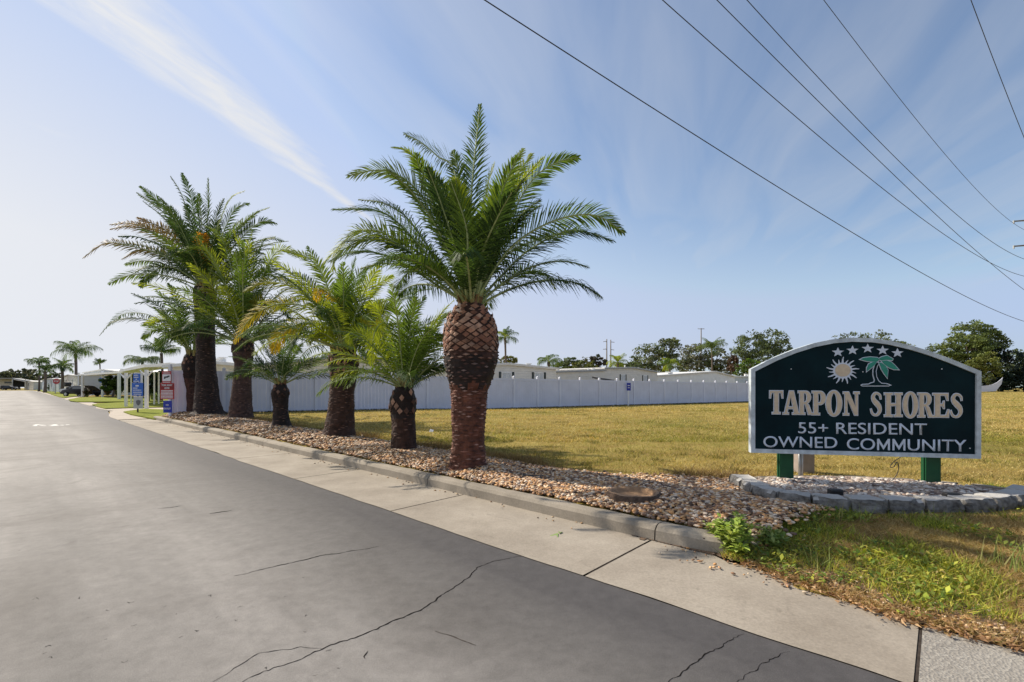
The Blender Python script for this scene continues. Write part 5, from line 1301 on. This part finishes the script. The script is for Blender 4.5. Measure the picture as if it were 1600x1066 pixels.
for i in range(len(ARC)):
    a = Vector(ARC[max(0,i-1)]+(0,)); b_ = Vector(ARC[min(len(ARC)-1,i+1)]+(0,)); t = (b_-a).normalized(); nrm = Vector((t.y, -t.x, 0))
    if nrm.dot(Vector((ARC[i][0]-4.1, ARC[i][1]-5.4, 0))) < 0: nrm = -nrm
    c = Vector((ARC[i][0], ARC[i][1], 0))-nrm*.12
    wd = min((Vector(ARC[i])-Vector(ARC[k])).length for k in (i-1, i+1) if 0 <= k < len(ARC))*(.90, .95, .92)[i % 3]
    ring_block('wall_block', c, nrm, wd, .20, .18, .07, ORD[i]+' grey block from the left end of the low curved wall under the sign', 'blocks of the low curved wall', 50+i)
for i in (3,5,7,8,9):     # buried course poking out
    a = Vector(ARC[i-1]+(0,)); b_ = Vector(ARC[i+1]+(0,)); t = (b_-a).normalized(); nrm = Vector((t.y, -t.x, 0))
    if nrm.dot(Vector((ARC[i][0]-4.1, ARC[i][1]-5.4, 0))) < 0: nrm = -nrm
    c = Vector((ARC[i][0], ARC[i][1], 0))-nrm*.085+t*.17
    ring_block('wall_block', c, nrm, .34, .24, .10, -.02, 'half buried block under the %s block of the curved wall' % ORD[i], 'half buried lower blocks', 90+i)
for i in range(len(BACK)):
    a = Vector(BACK[max(0,i-1)]+(0,)); b_ = Vector(BACK[min(len(BACK)-1,i+1)]+(0,)); t = (b_-a).normalized(); nrm = Vector((-t.y, t.x, 0))
    ring_block('edging_brick', Vector(BACK[i]+(0,)), nrm, .36 if i < 7 else .3, .11, .10, .09, ORD[i]+' flat tan edging brick from the left along the back of the sign bed', 'edging bricks behind the sign', 130+i, 'kerb')

# utility box behind the left post
ub = thing('utility_box', 'tan metal utility box with a conduit behind the left green post', 'utility box', at(1262,742,.12))
c = at(1262,741,.12); m = MB(); m.box((c.x, c.y+.1, .38), (.21,.2,.55), -.13); m.box((c.x, c.y+.1, .665), (.23,.22,.02), -.13); m.build('cabinet', plain('tan_cabinet', (.30,.25,.22), .6, 0, .12, 9, .1), ub, bevel=.006)
c2 = ad(1249.5,741,5.98); m = MB(); m.tube([(c2.x, c2.y, .08), (c2.x, c2.y, .62)], .018, 10); m.tube([(c2.x+.02, c2.y-.02, .08), (c2.x+.02, c2.y-.02, .60)], .012, 8); m.build('conduit', M['metal'], ub, True)
# spotlights in the gravel
for (x, y, lab) in ((1305,775,'left small black spotlight lying in the gravel before the sign'), (1486,781,'right small black spotlight lying in the gravel before the sign')):
    c = at(x, y, .19); rt = thing('spotlight', lab, 'spotlight', (c.x, c.y, .17), 'spotlights in the sign bed')
    m = MB(); m.box((c.x, c.y, .225), (.13,.07,.075), -.1); m.box((c.x, c.y-.045, .25), (.14,.03,.012), -.1); m.build('lamp_head', M['dark'], rt, bevel=.008)
    m = MB(); m.box((c.x, c.y+.04, .232), (.10,.012,.05), -.1); m.build('lens', M['glass'], rt)
    m = MB(); m.tube([(c.x, c.y, .13), (c.x, c.y, .2)], .012, 8); m.build('stake', M['dark'], rt)
# stump
c = at(990,779,.16); st = thing('tree_stump', 'low hollow sawn palm stump sunk in the gravel', 'stump', c)
b = MB(); n = 40; R0_ = .275
prof = [(1.06,-.06),(1.04,.02),(1.0,.055),(.96,.075),(.86,.078),(.80,.06),(.72,.028),(.0,.022)]
vs = []; 
for j, (rf, z) in enumerate(prof):
    for k in range(n):
        a = 2*PI*k/n; q = 1+.05*mn.noise(Vector((math.cos(a)*2, math.sin(a)*2, j*.3)))+(.05*mn.noise(Vector((math.cos(a)*9, math.sin(a)*9, j))) if j < 5 else 0)
        vs.append(Vector((c.x+R0_*rf*q*math.cos(a), c.y+R0_*rf*q*math.sin(a)*.95, c.z+z+(.012*mn.noise(Vector((math.cos(a)*3, math.sin(a)*3, 2))) if j < 6 else 0))))
fs = [(j*n+k, j*n+(k+1)%n, (j+1)*n+(k+1)%n, (j+1)*n+k) for j in range(len(prof)-1) for k in range(n)]
b.col = (.11,.07,.05); b.add(vs, fs[:4*n] and fs[:3*n]); k0 = len(b.v)
b2 = MB(); b2.add(vs, fs[3*n:]); b.build('bark_rim', plain('stump_bark', (.10,.065,.045), .9, 0, .4, 25, .6, .01), st, True); b2.build('cut_face', plain('stump_wood', (.33,.2,.11), .85, 0, .3, 18, .3, .006), st, True)
# short dark drain pipe end in the gravel
c = at(835,747,.17); m = MB(); m.tube([(c.x-.16, c.y+.02, .19), (c.x+.1, c.y, .185), (c.x+.2, c.y-.01, .175)], .022, 10); o = m.build('drip_pipe', M['dark'], None, True); tag(o, 'short black irrigation pipe lying on the pebbles right of the biggest palm', 'pipe')
# leaf on the apron and a white scrap in the grass
P = at(872,833,.012); V, C = leaves([(P.x,P.y,.014),(P.x+.01,P.y-.02,.016)], .14, [(.2,.28,.1)], .12); o = bulk('fallen_leaf', V, M['grass'], C); tag(o, 'green leaf fallen on the concrete gutter', 'leaf')
c = at(673,675.5,.17); m = MB(); m.prism([c+Vector((-.05,0,0)), c+Vector((.06,-.02,.01)), c+Vector((.07,.03,.05)), c+Vector((-.02,.03,.07))], (0,.01,.004)); tag(m.build('litter', M['whitesign']), 'white paper scrap on the field grass right of the short palm', 'litter')

# ================================================================== SMALL SIGNS ON THE LEFT
def plate(rt, name, px0, py0, px1, py1, d, mat, off=.0, skew=0):
    a = ad(px0, py1, d); b_ = ad(px1, py1+skew, d); t = ad(px0, py0, d).z; t2 = ad(px1, py0+skew, d).z
    m = MB(); y = Vector((0,-off,0)); m.prism([a+y, b_+y, Vector((b_.x,b_.y,t2))+y, Vector((a.x,a.y,t))+y], (0,.018,0)); return m.build(name, M[mat], rt, bevel=.004)
def bars(par, rows, d, mat, off):
    m = MB()
    for x0, x1, y, h in rows:
        r = random.Random(int(x0*7+y*13)); x = x0
        while x < x1:      # broken strokes: unreadable small print
            w = min(x1-x, r.uniform(.9, 2.4)); a = ad(x, y+h/2, d); b_ = ad(x+w*.86, y-h/2, d)
            m.prism([Vector((a.x, d-off, a.z)), Vector((b_.x, d-off, a.z)), Vector((b_.x, d-off, b_.z)), Vector((a.x, d-off, b_.z))], (0,-.003,0)); x += w
    return m.build('small_print', M[mat], par)
def words(par, txt, cx, cy, w, h, d, mat, off):
    me = text_mesh(txt, 1.0, .004, .02); xs = [v.co.x for v in me.vertices]; ys = [v.co.y for v in me.vertices]
    sx = w*d/F/(max(xs)-min(xs)); sy = h*d/F/(max(ys)-min(ys)); c = ad(cx, cy, d); c.y -= off
    mx, my = (min(xs)+max(xs))/2, (min(ys)+max(ys))/2
    for v in me.vertices: v.co.x -= mx; v.co.y -= my
    place(me, Vector((1,0,0)), Vector((0,-1,0)), c, sx, sy); return link('lettering', me, M[mat], par)
d = 23.0; g = ad(214,641,d)
s1 = thing('sign_post', 'white post with two blue notice plates and a grey shield plate below', 'sign', (g.x, g.y, .05))
m = MB(); m.box((g.x, g.y+.05, .98), (.05,.05,1.96)); m.build('post', M['dark'], s1)
plate(s1, 'backing_plate', 209, 582.5, 222, 600, d, 'white', -.03)
a = plate(s1, 'blue_plate', 208, 584, 218.6, 597.5, d, 'bluesign', .0); bars(a, [(209.5,216,586.4,1.3),(209.2,216.5,589.6,1.3),(212,214.4,592.7,1.2),(209,217.6,595.8,1.2)], d, 'whitesign', .004)
a = plate(s1, 'blue_plate', 206, 598.5, 223.5, 618.6, d, 'bluesign', .002); bars(a, [(212,217,603,2.2),(208,215,606.6,1.1),(208,221,609.7,1.1),(208,222,613,1.1),(209,221,616,1.1)], d, 'whitesign', .006)
a = plate(s1, 'grey_plate', 208.4, 619.2, 223, 638.6, d, 'greysign', .0)
sh = [(212.6,626.5),(214,625.6),(216.2,625.2),(218.4,625.6),(219.8,626.5),(219.6,630),(218.2,632.4),(216.2,634),(214.2,632.4),(212.8,630)]
m = MB(); m.prism([ad(x,y,d)+Vector((0,-.004,0)) for x, y in sh], (0,-.004,0)); m.build('shield', plain('shield_grey', (.13,.13,.14), .5, 0, .3, 40, 0), a)
d = 18.2; g = ad(263,650,d)
s2 = thing('sign_post', 'white post with a camera warning, red tow away plate and blue no outlet plate', 'sign', (g.x, g.y, .1))
m = MB(); m.box((g.x+.03, g.y+.06, 1.13), (.09,.09,2.2)); m.build('post', M['whitesign'], s2)
a = plate(s2, 'camera_plate', 253, 580, 267.5, 599, d, 'redsign', .0)
m = MB(); m.prism([ad(x,y,d)+Vector((0,-.003,0)) for x, y in ((254,595.6),(266.8,595.6),(266.8,585),(254,585))], (0,-.003,0)); w_ = m.build('white_field', M['whitesign'], a)
bars(a, [(254.6,266,583,1.1),(254.6,266,597.4,1.0)], d, 'whitesign', .004)
cam_ = [(256.3,592.2),(256.6,588.6),(260,588.2),(264.8,586.6),(265.4,588.4),(261.8,590.4),(259,590.6),(258.2,592.2)]
m = MB(); m.prism([ad(x,y,d)+Vector((0,-.008,0)) for x, y in cam_], (0,-.003,0)); m.build('camera_symbol', M['dark'], w_)
a = plate(s2, 'red_plate', 250.3, 598.8, 272, 624, d, 'redsign', .004)
m = MB(); m.prism([ad(x,y,d)+Vector((0,-.0065,0)) for x, y in ((251,608.6),(271.4,608.6),(271.4,600),(251,600))], (0,-.003,0)); w_ = m.build('dark_band', M['darkred'], a)
words(w_, 'TOW AWAY', 261.2, 602, 17, 2.9, d, 'whitesign', .012); words(w_, 'ZONE', 261.2, 606.4, 8, 2.9, d, 'whitesign', .012)
bars(a, [(252,270.5,y,1.2) for y in (610.6,612.8,615,617.2,619.4,621.8)], d, 'whitesign', .008)
a = plate(s2, 'blue_plate', 255, 626.4, 268.4, 645, d, 'deepblue', .0); words(a, 'NO', 261.6, 633, 4.2, 2.6, d, 'whitesign', .006); words(a, 'OUTLET', 261.6, 638.6, 10.5, 2.6, d, 'whitesign', .006)
# blue marker in the field
d = 33.2; g = ad(982,633,d); s3 = thing('marker_post', 'white post with a small blue plate standing alone before the fence', 'sign', (g.x, g.y, zf_y(d)))
m = MB(); m.box((g.x, g.y+.03, zf_y(d)+.62), (.10,.05,1.3)); m.build('post', M['whitesign'], s3); a = plate(s3, 'blue_plate', 979.3, 598.5, 985.6, 610.5, d, 'deepblue', .0)
bars(a, [(980.6,984.4,602.6,1.2),(980.8,984.2,606,1.0)], d, 'whitesign', .006)
# street name post
d = 56; g = ad(160,619,d); s4 = thing('street_sign', 'white post with a dark street name blade over a blue plate by the side street', 'sign', (g.x, g.y, 0))
m = MB(); m.box((g.x, g.y, 1.6), (.16,.16,3.2)); m.build('post', M['whitesign'], s4); a = plate(s4, 'name_blade', 153.4, 583, 166, 586.2, d, 'dark', .12)
P = [(155.4,594),(156,591.5),(158,590.6),(162,590.8),(163.6,592.6),(163.4,596.6),(161,598.6),(157.6,598),(155.8,596.6)]
m = MB(); m.prism([ad(x,y,d)+Vector((0,-.12,0)) for x, y in P], (0,.03,0)); m.build('blue_plate', M['bluesign'], s4)
# stop sign
d = 84; g = ad(86,613,d); s5 = thing('stop_sign', 'red octagonal stop sign on a pale post beside the street palms', 'sign', (g.x, g.y, 0)); R_ = 5.6*d/F
m = MB(); m.box((g.x, g.y+.06, 1.1), (.18,.1,2.4)); m.build('post', M['greysign'], s5)
c = ad(88,596,d); m = MB(); m.prism([c+Vector((R_*math.cos(PI/8+k*PI/4), 0, R_*.8*math.sin(PI/8+k*PI/4))) for k in range(8)], (0,.03,0)); a = m.build('octagon', M['redsign'], s5); words(a, 'STOP', 88, 596, 7.2, 2.4, d, 'whitesign', .01)
# mailbox / lamp post
d = 68; g = ad(105.5,617,d); s6 = thing('mailbox', 'black mailbox on a thick black post beside the left driveway', 'mailbox', (g.x, g.y, .05))
m = MB(); m.box((g.x, g.y, .6), (.22,.22,1.3)); m.build('post', M['dark'], s6); m = MB(); m.tube([(g.x-.12, g.y-.35, 1.72), (g.x+.1, g.y+.35, 1.72)], .28, 12); m.box((g.x, g.y, 1.5), (.46,.6,.35)); m.build('box', M['dark'], s6)
# garden shrubs
def pb(px, py, z=.05): q = at(px, py, z); return (q.x, q.y, z)
bush('garden_shrub', 'round red and yellow variegated shrub beside the street sign', 'shrub', pb(168,618), .55, 1.15, 900, .22, [(.22,.09,.05),(.3,.3,.08),(.15,.13,.05),(.35,.15,.08)], 30, 'garden shrubs by the left homes', seed=21)
bush('garden_shrub', 'bright yellow green shrub under the left carport roof', 'shrub', pb(184,619), .6, 1.0, 420, .24, [(.3,.4,.05),(.25,.33,.04),(.12,.18,.03)], 16, 'garden shrubs by the left homes', seed=22)
bush('garden_shrub', 'dark round shrub in front of the dark blue sedan', 'shrub', pb(136,620), .5, 1.2, 500, .22, [(.05,.04,.03),(.03,.04,.02),(.08,.05,.04)], 18, 'garden shrubs by the left homes', seed=23)
bush('garden_shrub', 'pale flowering shrub between the two sign posts', 'shrub', pb(238,625), .55, 1.15, 600, .17, [(.2,.26,.08),(.35,.38,.22),(.12,.2,.05)], 20, 'garden shrubs by the left homes', seed=24)
bush('garden_shrub', 'dark green clipped shrub left of the stop sign palm', 'shrub', pb(80,612), 1.0, 2.0, 700, .4, [(.02,.05,.02),(.03,.07,.02)], 18, 'garden shrubs by the left homes', seed=25)
bush('garden_shrub', 'low green shrub at the corner of the carport by the red sign', 'shrub', pb(247,628), .45, .8, 400, .15, [(.12,.2,.04),(.2,.3,.06)], 14, 'garden shrubs by the left homes', seed=26)

# ================================================================== POWER LINES
def power_pole(label, px, d, ztop, zb, arms, w=.22, cat='power pole', group=None, xarm=False):
    x = (px-CX)/F*d; rt = thing('power_pole', label, cat, (x, d, zb), group); m = MB(); m.tube([(x, d, zb-.5), (x, d, ztop)], [w*1.3, w*.7], 12); m.build('pole', M['polewood'], rt, True)
    for z, a, b_ in arms:
        m = MB(); m.tube([(x+a, d-.1*0, z), (x+b_, d, z+(.0 if xarm else .25))], [w*.35, w*.45], 8); ar = m.build('crossarm', M['polewood'], rt)
        m = MB(); m.tube([(x+a, d, z-.25 if not xarm else z+.05), (x+a, d, z+.08 if not xarm else z+.4)], .07 if w < .3 else w*.25, 8); m.build('insulator', M['greysign'], ar)
    return rt
DP = 50.0
power_pole('tall roadside power pole just past the right edge of the photo', 1630, DP, zz(318,DP), 0, [(zz(346,DP), -(1630-1584)/F*DP, 0), (zz(385,DP), -(1630-1584)/F*DP, 0)], .22)
power_pole('left one of the twin far transmission poles', 948, 300, zz(530,300), 0, [(zz(534,300), -2.2, 0), (zz(546,300), -2.4, 0)], .45, group='twin far transmission poles')
power_pole('right one of the twin far transmission poles', 954.2, 300, zz(531,300), 0, [(zz(535,300), 2.4, 0), (zz(547,300), 2.2, 0)], .45, group='twin far transmission poles')
rt = power_pole('far pole with a double crossarm rising over the broad grey oak', 1095.5, 200, zz(513,200), 0, [(zz(514,200), -1.4, 1.4)], .3, xarm=True)
def wire(lab, p0, z0, p1, d1, mid, r=.011, ext=True):
    """span through photo points p0 (at height z0), mid and p1 (at depth d1); sag solved from mid"""
    d0 = (z0-H)*F/(HY-p0[1]); A = ad(p0[0], p0[1], d0); B = ad(p1[0], p1[1], d1)
    def P(t, s): q = A.lerp(B, t); q.z -= 4*s*t*(1-t); return q
    def err(s):
        for i in range(400):
            q = P(i/400, s)
            if CX+F*q.x/q.y >= mid[0]: return (HY-F*(q.z-H)/q.y)-mid[1]
        return 0
    lo, hi = -6, 10
    for _ in range(30):
        m_ = (lo+hi)/2
        if err(m_) < 0: lo = m_
        else: hi = m_
    s = (lo+hi)/2
    pts = [P(t, s) for t in np.linspace(-.22, 1.0, 60)]
    b = MB(); b.tube(pts, [r*(.55+.9*min(1.6, p.y/DP)) for p in pts], 6); o = b.build('power_line', M['wire'], None, True); o['label'] = lab
    tag(o, lab, 'overhead wire', 'overhead power lines')
wire('lowest overhead wire, the leftmost long one crossing the whole sky', (757,0), 8.5, (1640,511), 60, (1350,376), .016)
wire('second overhead wire from the left at the top of the sky', (1035,0), 9.5, (1640,434), 50, (1350,272), .014)
wire('third overhead wire from the left, steeper and crossing the second near the pole', (1120,0), 10.5, (1640,479), 46, (1350,230), .014)
wire('fourth overhead wire from the left, ending by the lower pole arm', (1167,0), 11, (1640,410), 50, (1352,200), .014)
wire('fifth overhead wire from the left, meeting the upper pole arm', (1287,0), 13, (1600,359), 50, (1442,200), .012)
wire('rightmost overhead wire, crossing only the top right corner', (1517,0), 14, (1690,395), 50, (1594,200), .014)

# ================================================================== SKY, SUN, CAMERA
SUN_EL = math.radians(40); az = math.atan2(-.85, .527)      # bearing from +Y
w = bpy.data.worlds.new('World'); SC.world = w; w.use_nodes = True; nt = w.node_tree; nt.nodes.clear()
sky = nd(nt, 'ShaderNodeTexSky', sky_type='NISHITA', sun_disc=False); sky.sun_elevation = SUN_EL; sky.sun_rotation = az
sky.air_density = 1.0; sky.dust_density = .6; sky.ozone_density = 1.6
tc = nt.nodes.new('ShaderNodeTexCoord').outputs['Generated']
sx = nd(nt, 'ShaderNodeSeparateXYZ'); nt.links.new(tc, sx.inputs[0])
zc = math_(nt, 'MAXIMUM', sx.outputs[2], .03)
cxp = math_(nt, 'DIVIDE', sx.outputs[0], zc); cyp = math_(nt, 'DIVIDE', sx.outputs[1], zc)
# cloud layer coordinates: p across the cirrus streets, q along them
p_ = math_(nt, 'ADD', math_(nt, 'MULTIPLY', cxp, .953), math_(nt, 'MULTIPLY', cyp, -.302)); q_ = math_(nt, 'ADD', math_(nt, 'MULTIPLY', cxp, .302), math_(nt, 'MULTIPLY', cyp, .953))
cv = nd(nt, 'ShaderNodeCombineXYZ'); nt.links.new(math_(nt, 'MULTIPLY', p_, 2.6), cv.inputs[0]); nt.links.new(math_(nt, 'MULTIPLY', q_, .55), cv.inputs[1])
wisp = noise(nt, 1.5, 7, cv.outputs[0], .5, .7)
cv2 = nd(nt, 'ShaderNodeCombineXYZ'); nt.links.new(math_(nt, 'MULTIPLY', p_, 9), cv2.inputs[0]); nt.links.new(math_(nt, 'MULTIPLY', q_, 2.2), cv2.inputs[1])
wf = noise(nt, 1.5, 8, cv2.outputs[0], .65, .6)
wob_ = math_(nt, 'MULTIPLY', math_(nt, 'SUBTRACT', wisp, .5), .22)
pd = math_(nt, 'ABSOLUTE', math_(nt, 'ADD', math_(nt, 'ADD', math_(nt, 'ADD', p_, 1.21), math_(nt, 'MULTIPLY', q_, .19)), wob_))
# the trail widens towards the camera
wid = math_(nt, 'DIVIDE', pd, math_(nt, 'MAXIMUM', math_(nt, 'SUBTRACT', .56, math_(nt, 'MULTIPLY', q_, .20)), .08))
band = ramp(nt, wid, [(.1, (1,1,1)), (.75, (.0,.0,.0))])
band = math_(nt, 'MULTIPLY', band, ramp(nt, wf, [(.30, (.6,.6,.6)), (.58, (1,1,1))]))
band = math_(nt, 'MULTIPLY', band, ramp(nt, math_(nt, 'MULTIPLY', q_, .2), [(.42, (1,1,1)), (.62, (.0,.0,.0))]))
left = ramp(nt, math_(nt, 'MULTIPLY', math_(nt, 'ADD', p_, 6.0), .12), [(.05, (1.0,1.0,1.0)), (.40, (.95,.95,.95)), (.56, (.42,.42,.42)), (1, (.33,.33,.33))])
veil = math_(nt, 'MULTIPLY', ramp(nt, wisp, [(.31, (.2,.2,.2)), (.68, (1,1,1))]), left)
hz = ramp(nt, math_(nt, 'ADD', sx.outputs[2], math_(nt, 'MULTIPLY', sx.outputs[0], .32)), [(.0, (1,1,1)), (.12, (.8,.8,.8)), (.5, (.0,.0,.0))])
cl = math_(nt, 'MAXIMUM', math_(nt, 'MULTIPLY', band, .95), math_(nt, 'MULTIPLY', veil, .85), True)
cl = math_(nt, 'MAXIMUM', cl, math_(nt, 'MULTIPLY', hz, .85), True)
side_ = math_(nt, 'ADD', math_(nt, 'MULTIPLY', sx.outputs[0], .6), .55)
ccol = ramp(nt, side_, [(.0, (.66,.655,.645)), (.42, (.53,.545,.58)), (.9, (.43,.45,.485))])
ccol = mixc(nt, 1.0, ccol, (9.0,9.0,9.0), 'MULTIPLY')
skyc = mixc(nt, 1.0, sky.outputs[0], (2.7,3.7,5.9), 'DARKEN')
col = mixc(nt, cl, skyc, ccol)
bg = nd(nt, 'ShaderNodeBackground', in_={'Strength': .11}); nt.links.new(col, bg.inputs[0])
out = nt.nodes.new('ShaderNodeOutputWorld'); nt.links.new(bg.outputs[0], out.inputs[0])

sl = bpy.data.lights.new('sun', 'SUN'); sl.energy = 4.8; sl.angle = math.radians(.6); sl.color = (1,.90,.76)
so = bpy.data.objects.new('sun', sl); COL.objects.link(so)
dirv = Vector((-.85*math.cos(SUN_EL), .527*math.cos(SUN_EL), math.sin(SUN_EL))); so.rotation_euler = (-dirv).to_track_quat('-Z', 'Y').to_euler(); so.location = dirv*50

cam = bpy.data.cameras.new('camera'); co = bpy.data.objects.new('camera', cam); COL.objects.link(co); SC.camera = co
co.location = (0,0,H); co.rotation_euler = (PI/2,0,0); cam.sensor_width = 36; cam.lens = F/1600*36; cam.shift_y = (HY-533)/1600; cam.clip_end = 3000; cam.clip_start = .05
SC.view_settings.view_transform = 'Standard'; SC.view_settings.look = 'None'; SC.view_settings.exposure = 0.5; SC.view_settings.gamma = 1
SC.cycles.max_bounces = 6; SC.cycles.transparent_max_bounces = 4
